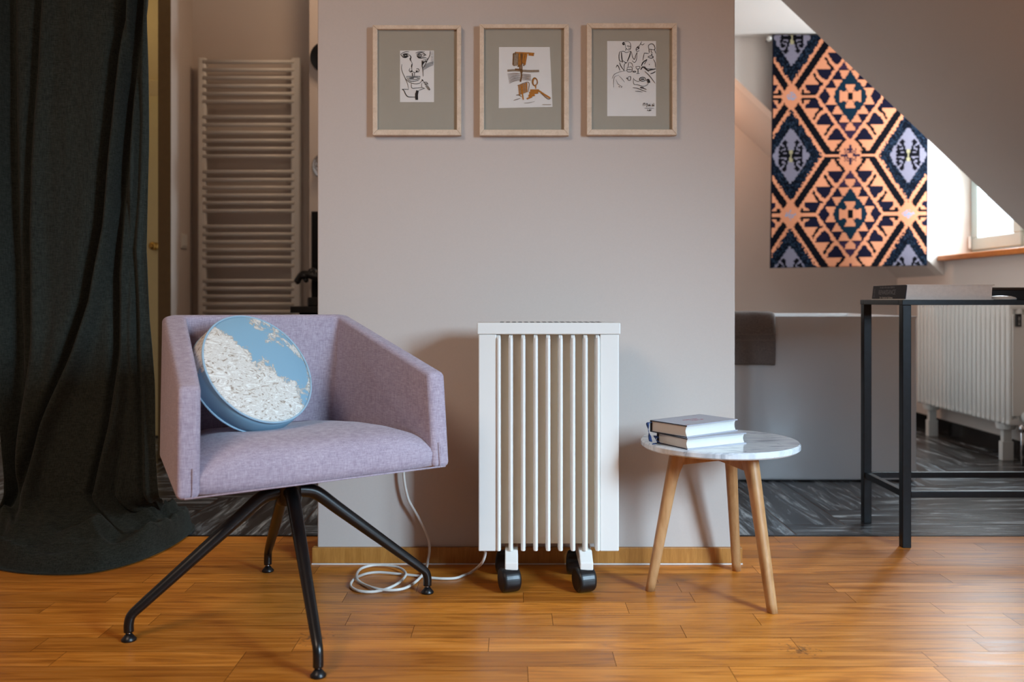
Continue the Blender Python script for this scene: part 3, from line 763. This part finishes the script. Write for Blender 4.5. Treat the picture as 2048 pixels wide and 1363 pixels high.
def novel(corner, z0, yaw, wl, wd_, h, label, ribbon, group):
    """hardback: corner = nearest bottom corner; long fore edge runs to the right, short head edge to the left"""
    a = math.radians(yaw); ux = Vector((math.cos(a), math.sin(a), 0)); uy = Vector((-math.sin(a), math.cos(a), 0))
    Mx = Matrix((ux, uy, Vector((0, 0, 1)))).transposed().to_4x4(); Mx.translation = Vector((corner[0], corner[1], z0))
    t = thing('hardback_book', label, 'book', Mx @ Vector((wl/2, wd_/2, 0)), group)
    c = .0028
    for (za, zb2) in ((0, c), (h-c, h)):
        bm = B(); box(bm, 0, wl, 0, wd_, za, zb2, Mx)
        o = obj('cover_board', bm, [M['cover'], M['coverdark']], t)
        for f in o.data.polygons:
            f.material_index = 0 if (abs(f.normal.z) > .5) or f.normal.dot(-uy) > .5 else 1
    bm = B(); box(bm, 0, wl, wd_-.003, wd_+.002, 0, h, Mx); obj('spine', bm, M['coverdark'], t, bevel=.0015)
    # page block: concave fore edge (facing -y local), flat head (facing -x local)
    prof = []
    for k in range(9):
        q = k/8; prof.append((.004+.005*math.sin(PI*q), c+(h-2*c)*q))
    poly = [(y, z) for y, z in prof]+[(wd_-.004, h-c), (wd_-.004, c)]
    bm = prism(B(), [Mx @ Vector((.004, y, z)) for y, z in poly], [Mx @ Vector((wl-.004, y, z)) for y, z in poly])
    obj('pages', bm, M['pages'], t)
    bm = B(); rp = catmull([Mx @ Vector(q) for q in ribbon], 6)
    dirp = Mx.to_3x3() @ Vector((0, .0045, 0)); rows = []
    for i, q in enumerate(rp):
        tw = Matrix.Rotation(.9*math.sin(i*.35), 3, 'Z') @ dirp
        rows.append((bm.verts.new(q-tw), bm.verts.new(q+tw)))
    for r0, r1 in zip(rows, rows[1:]): bm.faces.new((r0[0], r0[1], r1[1], r1[0]))
    rb = obj('ribbon', bm, M['ribbon'], t, smooth=True); s = rb.modifiers.new('th', 'SOLIDIFY'); s.thickness = .0012
    return t, Mx
G = 'hardback books stacked on the marble table'
b1, m1 = novel((.4775, 2.381), .4405, 29, .215, .132, .0305, 'lower grey hardback book lying on the marble table top', [(-.001, .125, .015), (-.010, .128, .022), (-.012, .120, .010), (-.006, .108, .0025), (-.012, .122, .0015), (-.028, .118, .0012)], G)
b2, m2 = novel((.4785, 2.392), .4712, 37, .215, .138, .0335, 'upper grey hardback book with red lettering and blue ribbon, topmost on the marble table', [(.0, .134, .028), (-.012, .136, .026), (-.013, .134, .008), (-.014, .128, -.008), (-.020, .118, -.020), (-.026, .108, -.022)], G)
for (xx, yy, wdt) in ((.100, .078, .060), (.112, .060, .052)):
    marks(xx, yy, wdt, .009, m2 @ Matrix.Translation((0, 0, .0336)), M['red'], b2, 'cover_title')
marks(.010, .010, .010, .006, m2 @ Matrix.Translation((0, 0, .0336)), M['red'], b2, 'cover_mark')

# ------------------------------------------------------------------ framed drawings
def strokes(bm, org, sc, Zp, data, shift=(0, 0)):
    """data: (width, [(x, y)...]) in units of a close-up of the frame; widths in the same unit"""
    for qi, item in enumerate(data):
        wdt, pts = item[0]*(1.0 if item[0] >= 14 else 1.2), item[1]
        mi = item[2] if len(item) > 2 else 0
        P = [px(org[0]+(x+shift[0])/sc, org[1]+(y+shift[1])/sc, Zp-qi*.00002) for x, y in pts]
        C = catmull(P, 5) if len(P) > 1 else P
        n = len(C); rows = []
        for i, c in enumerate(C):
            tg = (C[min(i+1, n-1)]-C[max(i-1, 0)]); tg.normalize()
            nn = Vector((-tg.z, 0, tg.x)); hw = wdt/sc*Zp/F*.5*(.55+.45*math.sin(PI*min(1, max(0, (i+.6)/n))))
            if item[0] >= 14: hw = wdt/sc*Zp/F*.5
            a = bm.verts.new(c-nn*hw); b = bm.verts.new(c+nn*hw); rows.append((a, b))
        for a, b in zip(rows, rows[1:]):
            f = bm.faces.new((a[0], a[1], b[1], b[0])); f.material_index = mi
def circ(x, y, rx, ry, n=10, a0=0, a1=360):
    return [(x+rx*math.cos(math.radians(a0+(a1-a0)*k/n)), y+ry*math.sin(math.radians(a0+(a1-a0)*k/n))) for k in range(n+1)]
def picture(outer, inner, paper, label, strokelist, org, sc, mats=None):
    Zf = 2.796; cx = (outer[0]+outer[2])/2; cy = (outer[1]+outer[3])/2
    c = px(cx, cy, 2.82); t = thing('picture_frame', label, 'picture', (c.x, 2.82, px(0, outer[3], Zf).z), 'framed drawings in a row on the wall')
    a, b = px(outer[0], outer[1], Zf), px(outer[2], outer[3], Zf); i0, i1 = px(inner[0], inner[1], Zf), px(inner[2], inner[3], Zf)
    bm = B(); Y0, Y1 = Zf, 2.8195
    def mitre(p, q, r, s_):
        front = [Vector((x, Y0, z)) for x, z in (p, q, r, s_)]; back = [Vector((x, Y1, z)) for x, z in (p, q, r, s_)]; prism(bm, front, back)
    A = (a.x, a.z); Bq = (b.x, a.z); Cq = (b.x, b.z); D = (a.x, b.z)
    A2 = (i0.x, i0.z); B2 = (i1.x, i0.z); C2 = (i1.x, i1.z); D2 = (i0.x, i1.z)
    mitre(A, Bq, B2, A2); mitre(Bq, Cq, C2, B2); mitre(Cq, D, D2, C2); mitre(D, A, A2, D2)
    obj('moulding', bm, M['framewood'], t, bevel=.0015)
    obj('mount_board', bbox(i0.x-.002, i1.x+.002, 2.8075, 2.812, i1.z-.002, i0.z+.002), M['mat'], t)
    bm = B(); ps = [px(x, y, 2.8072) for x, y in paper]
    prism(bm, ps, [q+Vector((0, .0006, 0)) for q in ps]); pp = obj('paper', bm, M['paper'], t)
    bm = B(); strokes(bm, org, sc, 2.8066, strokelist)
    obj('drawing', bm, mats or M['ink'], pp)
    obj('glazing', bbox(i0.x-.002, i1.x+.002, 2.8020, 2.8032, i1.z-.002, i0.z+.002), M['glass'], t)
# 1: inked face
R1 = random.Random(3)
s1 = [(6, [(350, 385), (400, 362), (445, 360)]), (9, [(348, 388), (375, 420), (410, 425), (440, 405)]), (14, circ(405, 402, 14, 12, 8)), (5, circ(404, 402, 26, 20, 12)),
      (5, [(370, 400), (385, 384), (425, 382), (445, 395)]),
      (10, [(448, 395), (465, 420), (458, 450), (470, 470)]), (12, [(455, 430), (462, 455)]), (5, [(470, 470), (480, 500), (474, 550), (482, 585)]), (8, [(476, 500), (470, 535)]),
      (5, [(455, 545), (445, 570), (460, 592), (480, 580)]), (14, [(462, 578), (480, 584)]), (5, [(478, 582), (505, 595), (535, 592)]), (6, circ(540, 572, 18, 20, 10, -140, 120)), (14, [(520, 582), (542, 580)]),
      (6, [(518, 375), (560, 362), (620, 360)]), (6, [(528, 400), (550, 378), (600, 372), (640, 400)]), (8, [(530, 405), (555, 430), (600, 430), (640, 428)]), (10, circ(565, 405, 20, 18, 10)), (14, [(558, 405), (572, 408)]), (4, circ(598, 402, 14, 14, 9)),
      (6, [(600, 372), (625, 395), (612, 410)]), (4, [(640, 430), (655, 445), (600, 455)]),
      (7, [(590, 460), (592, 510), (600, 560), (604, 640)]), (6, [(684, 350), (680, 400), (650, 460), (620, 520), (600, 550)]),
      (5, [(362, 500), (358, 550), (372, 600), (400, 660), (425, 720), (438, 780)]), (5, [(395, 655), (440, 700), (500, 722), (560, 718), (590, 690)]),
      (6, [(415, 640), (570, 640)]), (5, [(415, 640), (435, 680), (470, 695), (530, 690), (560, 670), (570, 640)]), (5, [(435, 655), (500, 650), (550, 655), (530, 672), (455, 675), (435, 655)]), (9, [(480, 600), (485, 640)]), (9, [(450, 662), (500, 660)]), (5, [(505, 600), (505, 635)]),
      (5, [(470, 720), (475, 770), (520, 772), (600, 765)]), (8, [(362, 785), (385, 800), (410, 850), (440, 872), (515, 874)]), (5, [(370, 785), (440, 788)]),
      (5, [(555, 798), (620, 775)]), (12, [(590, 675), (602, 692)]), (5, [(605, 690), (640, 740), (675, 790)]), (5, [(600, 715), (640, 705), (660, 730)]), (6, [(620, 730), (660, 720)]), (5, [(630, 745), (665, 790), (680, 785), (650, 735)]), (4, [(590, 715), (588, 760), (625, 775)])]
s1 += [(30, [(540, 800), (530, 850), (532, 905)]), (16, [(520, 830), (522, 895)])]
for k in range(9): s1.append((2.5, [(690, 365+k*16), (724, 358+k*17)]))
for k in range(6): s1.append((2.5, [(608, 570-k*9), (660, 535-k*9), (722, 510-k*8)]))
for k in range(14): s1.append((3.5, [(594+k*4, 462+k*1.2), (590+k*3.2, 530-k*6)]))
picture((745, 50, 922, 270), (754.5, 58, 913.5, 259), [(800, 101), (868, 101), (868, 204), (800, 204)],
        'pale wooden frame with black ink drawing of a face, leftmost of the three', s1, (740, 40), 5.68)
# 2: ochre study
s2 = []
R2 = random.Random(5)
for k in range(11): s2.append((16, [(408+R2.uniform(-4, 4)+k*5, 375+R2.uniform(-10, 10)), (412+k*5, 520+R2.uniform(-15, 5))], 1))
for k in range(12): s2.append((14, [(470+k*8.5, 372+R2.uniform(-8, 8)), (462+k*7, 530+R2.uniform(-30, 30)-k*3)], 0 if k % 3 else 2))
s2 += [(14, [(430, 370), (530, 372), (645, 380)], 0), (20, [(580, 392), (640, 398)], 0), (24, [(340, 575), (420, 570), (500, 575)], 1), (26, [(500, 575), (600, 580), (700, 578)], 1), (20, [(425, 560), (510, 565)], 2), (16, [(480, 540), (500, 620), (488, 700)], 2),
       (14, [(410, 380), (404, 510)], 2), (8, [(432, 360), (430, 395)], 2), (14, [(500, 380), (505, 600)], 2)]
for k in range(8): s2.append((4.5, [(340+k*3, 612+k*15), (410, 604+k*13), (485, 606+k*11)], 2))
for k in range(6): s2.append((4.5, [(505, 612+k*13), (560, 618+k*12), (608, 622+k*12)], 2))
for k in range(9): s2.append((15, [(470+k*11, 735-k*3), (480+k*10, 850-k*4)], 1 if k % 2 else 0))
s2 += [(12, [(500, 740), (515, 870), (522, 905)], 0), (7, [(440, 852), (470, 850), (500, 870)], 2), (5, [(410, 912), (450, 900), (488, 885)], 2), (5, [(450, 745), (580, 705), (575, 820)], 2),
       (12, circ(655, 705, 26, 42, 12, 60, 400), 0), (6, circ(650, 700, 28, 46, 12), 2), (10, [(660, 730), (662, 780)], 0),
       (26, [(600, 800), (700, 800)], 0), (30, [(590, 830), (690, 820)], 0), (26, [(580, 860), (650, 850)], 0), (18, [(560, 895), (620, 870)], 0), (18, [(700, 805), (760, 845), (825, 885)], 0), (6, [(720, 830), (800, 895), (835, 885)], 2),
       (4, [(530, 942), (590, 938), (650, 925)], 1)]
for k in range(8): s2.append((3, [(740+k*12, 966), (746+k*12, 956), (750+k*12, 964)], 1))
picture((959, 48, 1138, 270.5), (968, 56, 1128, 259), [(998, 94), (1099.5, 94), (1105, 213.5), (997.5, 216)],
        'pale wooden frame with ochre and brown painted sketch, middle of the three', s2, (955, 40), 5.68, [M['ochre'], M['greywash'], M['brownpaint']])
# 3: two sitters at a table
s3 = [(12, circ(430, 290, 8, 12, 8)), (5, [(440, 270), (480, 268), (505, 290), (508, 340), (490, 360), (455, 340), (445, 290)]), (6, [(465, 315), (505, 322)]), (5, [(480, 340), (500, 345)]), (5, [(460, 340), (450, 370)]),
      (7, [(385, 382), (378, 430), (385, 480), (410, 490)]), (10, [(405, 385), (410, 450), (418, 500)]), (5, [(385, 382), (430, 375), (460, 390), (510, 372)]), (10, [(510, 375), (495, 430), (470, 490)]), (6, [(515, 380), (530, 440), (550, 465), (565, 420), (580, 385)]), (5, [(580, 390), (572, 470), (550, 500), (525, 480)]),
      (6, [(565, 360), (600, 345), (595, 320), (570, 345), (575, 375), (605, 370)]), (10, [(580, 325), (600, 345)]), (5, [(600, 320), (620, 290), (630, 265)]), (5, [(615, 290), (640, 305), (662, 288)]),
      (7, [(345, 555), (360, 530), (375, 550), (390, 590)]), (7, [(385, 500), (400, 540), (435, 590)]), (6, [(420, 480), (450, 500), (470, 500)]), (5, [(490, 500), (520, 510), (535, 550)]), (5, [(470, 555), (520, 550), (520, 600), (470, 600), (470, 555)]), (6, [(470, 580), (520, 580)]), (5, [(485, 500), (480, 550)]), (5, [(435, 590), (440, 520), (470, 500)]),
      (6, circ(550, 602, 18, 6, 10)), (5, [(565, 545), (575, 570), (600, 570), (610, 545), (565, 545)]), (7, [(590, 572), (590, 620)]), (5, [(570, 622), (608, 622)]),
      (6, [(710, 350), (708, 310), (740, 292), (770, 310), (775, 355), (710, 350)]), (6, [(712, 352), (715, 395)]), (5, [(735, 355), (738, 385), (755, 390)]), (5, [(772, 352), (788, 400)]),
      (5, [(660, 395), (650, 440), (645, 480)]), (5, [(660, 395), (710, 400)]), (12, [(735, 410), (750, 408)]), (7, [(700, 435), (740, 425), (760, 440), (735, 452), (700, 440)]), (10, [(628, 540), (645, 500), (690, 465)]), (5, [(690, 470), (660, 520)]), (5, [(760, 460), (780, 500), (785, 560)]), (5, [(715, 515), (716, 530)]), (5, [(660, 540), (690, 570), (750, 570)]),
      (12, [(620, 580), (645, 550), (680, 575), (710, 598)]), (10, [(700, 590), (740, 580), (788, 570)]), (8, [(728, 625), (760, 615), (785, 600)]), (6, [(665, 597), (720, 650), (780, 730)]),
      (3, [(300, 680), (330, 630), (400, 600), (470, 590)]), (3, [(320, 780), (318, 720), (330, 660), (380, 640)]), (3, [(345, 690), (370, 740), (420, 770)]), (3, [(380, 650), (420, 690), (440, 720)]), (6, [(378, 765), (385, 775)]), (5, [(400, 770), (410, 778)]),
      (5, [(480, 660), (508, 658), (505, 695), (480, 695), (480, 660)]), (5, [(478, 670), (462, 675), (478, 688)]),
      (3.5, [(535, 672), (560, 700), (600, 710), (610, 690)]), (4, [(538, 680), (545, 740), (590, 748), (650, 765), (700, 740), (695, 700)]), (7, circ(642, 685, 34, 22, 14)), (14, [(622, 685), (660, 685)]), (12, [(682, 700), (705, 688), (718, 720), (690, 712)]), (12, [(700, 690), (715, 715)]),
      (12, [(615, 778), (655, 782)]), (6, [(640, 782), (685, 800)]), (5, [(532, 780), (580, 785), (630, 805), (682, 824)]), (4, [(558, 820), (600, 820), (640, 828)]),
      (5, [(648, 980), (652, 955), (668, 955), (666, 980)]), (5, [(680, 965), (692, 955), (690, 985), (684, 995)]), (6, [(705, 965), (712, 985), (725, 960)]), (6, [(722, 975), (735, 985)]), (5, [(750, 960), (752, 990)]), (5, [(765, 950), (768, 985), (755, 970)]), (3.5, [(662, 1008), (770, 1008)]), (4.5, [(700, 1022), (696, 1040)]), (4.5, [(708, 1030), (715, 1040), (722, 1022), (732, 1038), (738, 1020)])]
picture((1173.6, 46, 1354, 269.5), (1183.5, 56, 1344.5, 258.5), [(1214.4, 82), (1312, 82), (1312, 232), (1214.4, 232)],
        'pale wooden frame with ink drawing of two people at a table, rightmost of the three', s3, (1170, 35), 5.564)

# ------------------------------------------------------------------ bathtub and towel
def bathtub():
    x0, x1, y0, y1, zt = .55, 1.892, 4.087, 4.93, .770
    t = thing('bathtub', 'white freestanding box bathtub behind the tall black table', 'bathtub', ((x0+x1)/2, (y0+y1)/2, 0))
    bm = B(); box(bm, x0, x1, y0, y1, .004, zt)
    bm.faces.ensure_lookup_table(); top = [f for f in bm.faces if f.normal.z > .5 or all(v.co.z > zt-.001 for v in f.verts)][0]
    r = bmesh.ops.inset_region(bm, faces=[top], thickness=.035)
    r = bmesh.ops.inset_region(bm, faces=[top], thickness=.03)
    bmesh.ops.translate(bm, verts=top.verts, vec=(0, 0, -.42))
    obj('tub_shell', bm, M['gloss'], t, bevel=.012, seg=4, smooth=True, angle=30)
    obj('plinth', bbox(x0+.03, x1-.03, y0+.03, y1-.03, 0, .004), M['black'], t)
bathtub()
def towel():
    x0, x1 = .62, px(1551, 0, 4.07).x
    prof = [(4.066, .545), (4.062, .56), (4.060, .65), (4.061, .74), (4.066, .774), (4.080, .786), (4.10, .788), (4.122, .784), (4.132, .766), (4.134, .70), (4.134, .60)]
    bm = B(); rows = []; N = 30
    for i in range(N+1):
        x = x0+(x1-x0)*i/N; row = []
        for k, (y, z) in enumerate(prof):
            e = math.exp(-((x1-x)/.01))*.006
            wv = .0015*math.sin(x*60+k)
            bo = -.003 if k in (2,) else 0
            row.append(bm.verts.new((x, y+wv+e+bo, z-e)))
        rows.append(row)
    for a, b in zip(rows, rows[1:]):
        for k in range(len(prof)-1): bm.faces.new((a[k], b[k], b[k+1], a[k+1]))
    o = obj('hand_towel', bm, M['towel'], smooth=True, origin=((x0+x1)/2, 4.1, .55))
    s = o.modifiers.new('t', 'SOLIDIFY'); s.thickness = .016; s.offset = 0
    s2 = o.modifiers.new('s', 'SUBSURF'); s2.levels = 1; s2.render_levels = 1
    tag(o, 'taupe terry towel folded over the bathtub rim', 'towel')
    for (ya, yb) in ((667, 669), (679, 681)):
        z0, z1 = px(0, yb, 4.05).z, px(0, ya, 4.05).z
        obj('woven_band', bbox(x0, x1-.004, 4.0485, 4.056, z0, z1), M['towelband'], o)
M['towelband'] = plain('towel border weave', (128, 118, 112), .8)
towel()

# ------------------------------------------------------------------ column radiator under the dormer
def column_radiator():
    y0, y1 = 4.49, 5.53; z0, z1 = .20, .83; xf, xb = 2.555, 2.665
    t = thing('column_radiator', 'white column radiator on short feet along the right wall under the sill', 'radiator', (2.61, 5.0, 0))
    n = 22; pitch = (y1-y0)/n
    for i in range(n):
        yc = y0+pitch*(i+.5)
        bm = B()
        for xx in (xf+.0125, (xf+xb)/2, xb-.0125):
            tube(bm, [(xx, yc, z0+.02), (xx, yc, z1-.02)], .0168, 14)
        # head and foot of the section
        for zc, sg in ((z0, 1), (z1, -1)):
            box(bm, xf-.002, xb+.002, yc-.0165, yc+.0165, min(zc, zc+sg*.035), max(zc, zc+sg*.035))
        obj('radiator_section', bm, M['white'], t, bevel=.009, seg=3, smooth=True)
    for yc in (4.63, 5.45):
        bm = B(); box(bm, 2.585, 2.645, yc-.018, yc+.018, 0, .10); box(bm, 2.592, 2.638, yc-.014, yc+.014, .10, z0)
        lathe(bm, [(0, .165), (.045, .165), (.052, .20), (0, .20)], 20, Matrix.Translation((2.612, yc, 0)))
        obj('radiator_foot', bm, M['white'], t, bevel=.002)
    obj('end_cover', bbox(xf+.012, xb-.010, y0-.004, y0+.002, z0+.05, z1-.06), M['white'], t, bevel=.002)
    m = obj('heat_meter', bbox(2.578, 2.603, y0-.022, y0-.004, .71, .775), M['rubber'], t, bevel=.002)
    marks(0, 0, .045, .010, frame_to((2.590, y0-.0223, .742), (0, -1, 0), (0, 0, 1)), M['lighttext'], m, 'digits')
    v = obj('valve', lathe(B(), [(0, 0), (.032, 0), (.034, .012), (.028, .030), (.02, .034), (.02, .05), (0, .05)], 24, frame_to((2.64, y0-.004, .245), (0, -1, 0))), M['white'], t, smooth=True)
    for xx in (2.60, 2.645):
        bm = B(); tube(bm, [(xx, y0-.03, .21), (xx, y0-.03, 0.0)], .008, 10); tube(bm, [(xx, y0-.03, .205), (xx, y0-.03, .175)], .016, 14)
        obj('pipe', bm, M['chrome'], t, smooth=True)
column_radiator()

# ------------------------------------------------------------------ tall black console table and what stands on it
def console():
    x0, x1, y0, y1 = 1.335, 2.26, 2.99, 3.35; zt = .848; L = .030
    t = thing('console_table', 'tall black steel frame table at the right edge', 'table', ((x0+x1)/2, (y0+y1)/2, 0))
    for x in (x0, x1-L):
        for y in (y0, y1-L):
            obj('leg', bbox(x, x+L, y, y+L, 0, zt-.018), M['blacksteel'], t, bevel=.002)
    bm = B(); box(bm, x0-.002, x1, y0-.002, y0+L, zt-.018, zt); box(bm, x0-.002, x1, y1-L, y1, zt-.018, zt)
    box(bm, x0-.002, x0+L, y0+L, y1-L, zt-.018, zt); box(bm, x1-L, x1, y0+L, y1-L, zt-.018, zt)
    obj('top_frame', bm, M['blacksteel'], t, bevel=.0015)
    obj('tabletop', bbox(x0+L-.002, x1-L+.002, y0+L-.002, y1-L+.002, zt-.008, zt-.001), M['blacksteel'], t)
    for nm, bb in (('rail', (x0+L, x1-L, y0+.004, y0+.026, .171, .193)), ('rail', (x0+L, x1-L, y1-.026, y1-.004, .171, .193)), ('rail', (x0+.004, x0+.026, y0+L, y1-L, .171, .193)), ('rail', (x1-.026, x1-.004, y0+L, y1-L, .171, .193))):
        obj(nm, bbox(*bb), M['blacksteel'], t, bevel=.002)
    # art book
    bx, by, bw, bd, h = 1.346, 3.0, .305, .275, .0525
    z = zt; bk = thing('art_book', 'thick art book with navy spine reading RENAISSANCE on the tall black table', 'book', (bx+bw/2, by+bd/2, z))
    sh = .006
    poly = [(bx+.004, z+.003), (bx+bw-.006, z+.003), (bx+bw-.006+sh*.5, z+h-.003), (bx+.004+sh, z+h-.003)]
    obj('pages', prism(B(), [(x, by+.002, zz) for x, zz in poly], [(x, by+bd-.002, zz) for x, zz in poly]), M['pagesblue'], bk)
    sp = [(bx, z), (bx+.004, z), (bx+.004+sh, z+h), (bx+sh, z+h)]
    spine = obj('spine', prism(B(), [(x, by, zz) for x, zz in sp], [(x, by+bd, zz) for x, zz in sp]), M['navy'], bk, bevel=.001)
    bm = B(); box(bm, bx, bx+bw, by, by+bd, z, z+.003); obj('cover', bm, M['paper'], bk)
    bm = B(); box(bm, bx+sh, bx+bw+.004, by, by+bd, z+h-.003, z+h); obj('cover', bm, M['paper'], bk)
    nx = Vector((-1, 0, sh/h)).normalized()
    def onspine(yf, zf, s, size, mat, sx=1.0, rot=0, nm='title'):
        base = Vector((bx+sh*zf-.0002, by+bd*(1-yf), z+h*zf))
        letters(s, size, frame_to(base, nx, (0, -1, 0)) @ Matrix.Rotation(rot, 4, 'Z'), mat, spine, nm, sx)
    onspine(.46, .50, 'RENAISSANCE', .0245, M['greytext'], .92)
    onspine(.45, .14, 'Der Triumph der Zeichnung', .0105, M['lighttext'], .9, 0, 'subtitle')
    marks(0, 0, .12, .0065, frame_to(Vector((bx+sh*.84-.0003, by+bd*.55, z+h*.84)), nx, (0, -1, 0)), M['greytext'], spine, 'heading')
    marks(0, 0, .034, .0065, frame_to(Vector((bx+sh*.5-.0003, by+bd*.93, z+h*.5)), nx, (0, 0, 1)), M['greytext'], spine, 'imprint')
    # low dark case with wooden lid and a white dish in front of it
    c = thing('dark_case', 'flat dark case with brown top on the tall table behind the white dish', 'box', (1.95, 3.26, z))
    obj('body', bbox(1.70, 2.20, 3.19, 3.33, z, .884), M['rubber'], c, bevel=.002)
    obj('lid', bbox(1.698, 2.202, 3.188, 3.332, .884, .893), M['darkwood'], c, bevel=.001)
    dsh = tag(obj('white_dish', lathe(B(), [(0, 0), (.047, 0), (.049, .004), (.044, .009), (.030, .0125), (.014, .014), (0, .0142)], 40, Matrix.Translation((1.704, 3.05, z))), M['white'], smooth=True, origin=(1.704, 3.05, z)),
              'small upturned white dish beside the art book on the tall table', 'dish')
M['pagesblue'] = plain('white book block', (222, 222, 220), .9, nscale=90, namt=.05)
console()

# ------------------------------------------------------------------ kilim hanging from a rod
QB = ["..######", "..##....", "...##...", "..##.##.", ".##...##", ".#.##.##", "..####.#", "..###...", "...#####", "...###..", "...##..."]
def rugcol(x, y, rnd):
    """x, y in close-up units of the textile; returns srgb"""
    PE, BK, NV, TL, GR, PU = (188, 122, 90), (12, 11, 16), (19, 17, 32), (16, 34, 46), (112, 106, 118), (44, 30, 48)
    dx = (x-460) % 637; dx = min(dx, 637-dx); dy = (y-392) % 643; dy = min(dy, 643-dy)
    ex, ey = 318.5-dx, 321.5-dy
    q = lambda v, s: (math.floor(v/s)+.5)*s
    # side diamond
    r2 = ex/165+ey/250; hz = r2+.10*(rnd.random()-.5)*(1 if r2 > .72 else 0)
    if r2 < 1.04:
        rg = q(ex, 7)/104+q(ey, 10)/156
        if rg < 1:
            def sd(x0, y0, x1, y1):
                vx, vy = x1-x0, y1-y0; tt = max(0, min(1, ((ex-x0)*vx+(ey-y0)*vy)/(vx*vx+vy*vy)))
                return math.hypot(ex-x0-tt*vx, ey-y0-tt*vy)
            if min(sd(9, 0, 34, 74), sd(14, 2, 58, 2), sd(20, 30, 58, 16), sd(58, 16, 56, 52), sd(56, 52, 42, 44)) < 6.5 or abs(ex-34)+abs(ey-72) < 17 or abs(ex-56)+abs(ey-40) < 13: return BK
            if ex < 11 and ey < 34: return (140, 130, 100)
            return GR
        if hz < 1:
            k = rnd.random()
            if k < .18: return (34, 44, 58)
            if k < .36: return (18, 27, 38)
            return (8, 10, 18) if ex/165+ey/250 < .8+.3*rnd.random() else (13, 20, 34)
        return PE
    # central diamond
    r0 = q(dx, 7)/97+q(dy, 10)/148
    if r0 < 1:
        if dx < 13 and dy < 22: return BK
        if dy < 32 and dx < 58 and not (dx > 26 and dy > 24) and not (dx < 20 and dy > 26): return PE
        if 26 <= dy < 66 and dx < 13+(dy-26)*.42: return PE
        if dx < 58 and dy < 32 and dx > 44: return PE
        return TL
    rB = dx/172+dy/238
    if rB < 1:
        xin = max(0, 97*(1-dy/148)); xout = 172*(1-dy/238); f = (dx-xin)/max(1, xout-xin); v = ((dy+6) % 50)/50
        if dy > 190: return PU
        return PE if f < .86*(v)+.04 and f < .9 else (NV if dy < 150 else PU)
    # peach ends of the strip
    if ex/62+dy/86 < 1.0:
        if ex/34+dy/30 < 1 and rnd.random() < .6: return (128, 132, 150)
        return PE
    if dx/66+ey/96 < 1.0:
        a, b = dx, ey
        if (a < 8 and 14 < b < 56) or (b < 8 and 14 < a < 50) or (a < 30 and b < 36 and a+b > 22 and (int(a/8)+int(b/9)) % 2 == 0): return PU
        return PE
    if dy < 8 or ey < 8: return PE
    s = (rB-1)/max(.001, (rB-1)+(r2-1)*.9); t = dx/172-dy/238
    if s < .10: return PE
    if s > .90: return PE
    if s > .69 or dy < 22 or ey < 22: return BK
    if s > .60: return PE
    best = PE
    for k in range(-2, 3):
        fx, fy = 137+62.5*k, 120-85*k
        lx, ly = q(fx-dx, 7), q(fy-dy, 8)
        if -30 < ly < 34:
            if -54+(ly+30)*.85 < lx < 48-(ly+30)*.55: return NV if (lx+ly) % 3 else BK
        # branch line reaching the flag from the outer band
        if -104 < ly < -24:
            xc = -14+(ly+104)*.76
            if abs(lx-xc) < 9.5: return BK
    return best
def kilim():
    Z = 5.38; NX, NY = 132, 196
    bm = B(); cl = bm.loops.layers.float_color.new('col'); rnd = random.Random(11)
    V = []
    for j in range(NY+1):
        row = []
        for i in range(NX+1):
            u, v = i/NX, j/NY
            xp = (1545-4*v)+(1855.5-(1545-4*v))*u; yp = 70+(536-5*u-70)*v
            p = px(xp, yp, Z); d = .012*math.sin(u*7+1.0)*v+.006*math.sin(u*17+2*v)*v; p.y += d
            row.append(bm.verts.new(p))
        V.append(row)
    for j in range(NY):
        for i in range(NX):
            f = bm.faces.new((V[j][i], V[j+1][i], V[j+1][i+1], V[j][i+1]))
            xz = 36+(849)*(i+.5)/NX; yz = 55+1268*(j+.5)/NY
            c = lin(rugcol(xz, yz, rnd))
            if i < 1 or i >= NX-1: c = lin((26, 26, 38))
            for lp in f.loops: lp[cl] = c
    o = obj('kilim_hanging', bm, M['rug'], smooth=True, origin=px(1700, 70, Z))
    s = o.modifiers.new('t', 'SOLIDIFY'); s.thickness = .006; s.offset = -1
    tag(o, 'woven kilim with peach, navy and grey diamonds hanging beside the dormer window', 'tapestry')
    rz = px(0, 74.5, Z).z
    r = thing('hanging_rod', 'slim rod with white end knob carrying the woven kilim', 'rod', (2.05, Z+.012, rz))
    bm = B(); tube(bm, [(px(1541, 0, Z).x, Z+.016, rz), (2.62, Z+.016, rz)], .008, 12); obj('bar', bm, M['black'], r, smooth=True)
    e = px(1541, 0, Z).x
    obj('end_knob', lathe(B(), [(0, -.012), (.013, -.012), (.017, 0), (.013, .012), (0, .012)], 20, frame_to((e-.004, Z+.010, rz-.006), (-1, -.6, 0))), M['white'], r, smooth=True)
    for x in (e+.0, 2.58):
        bm = B(); tube(bm, [(x, Z+.016, rz), (x, ZF, rz)], .006, 10); obj('wall_bracket', bm, M['chrome'], r, smooth=True)
kilim()
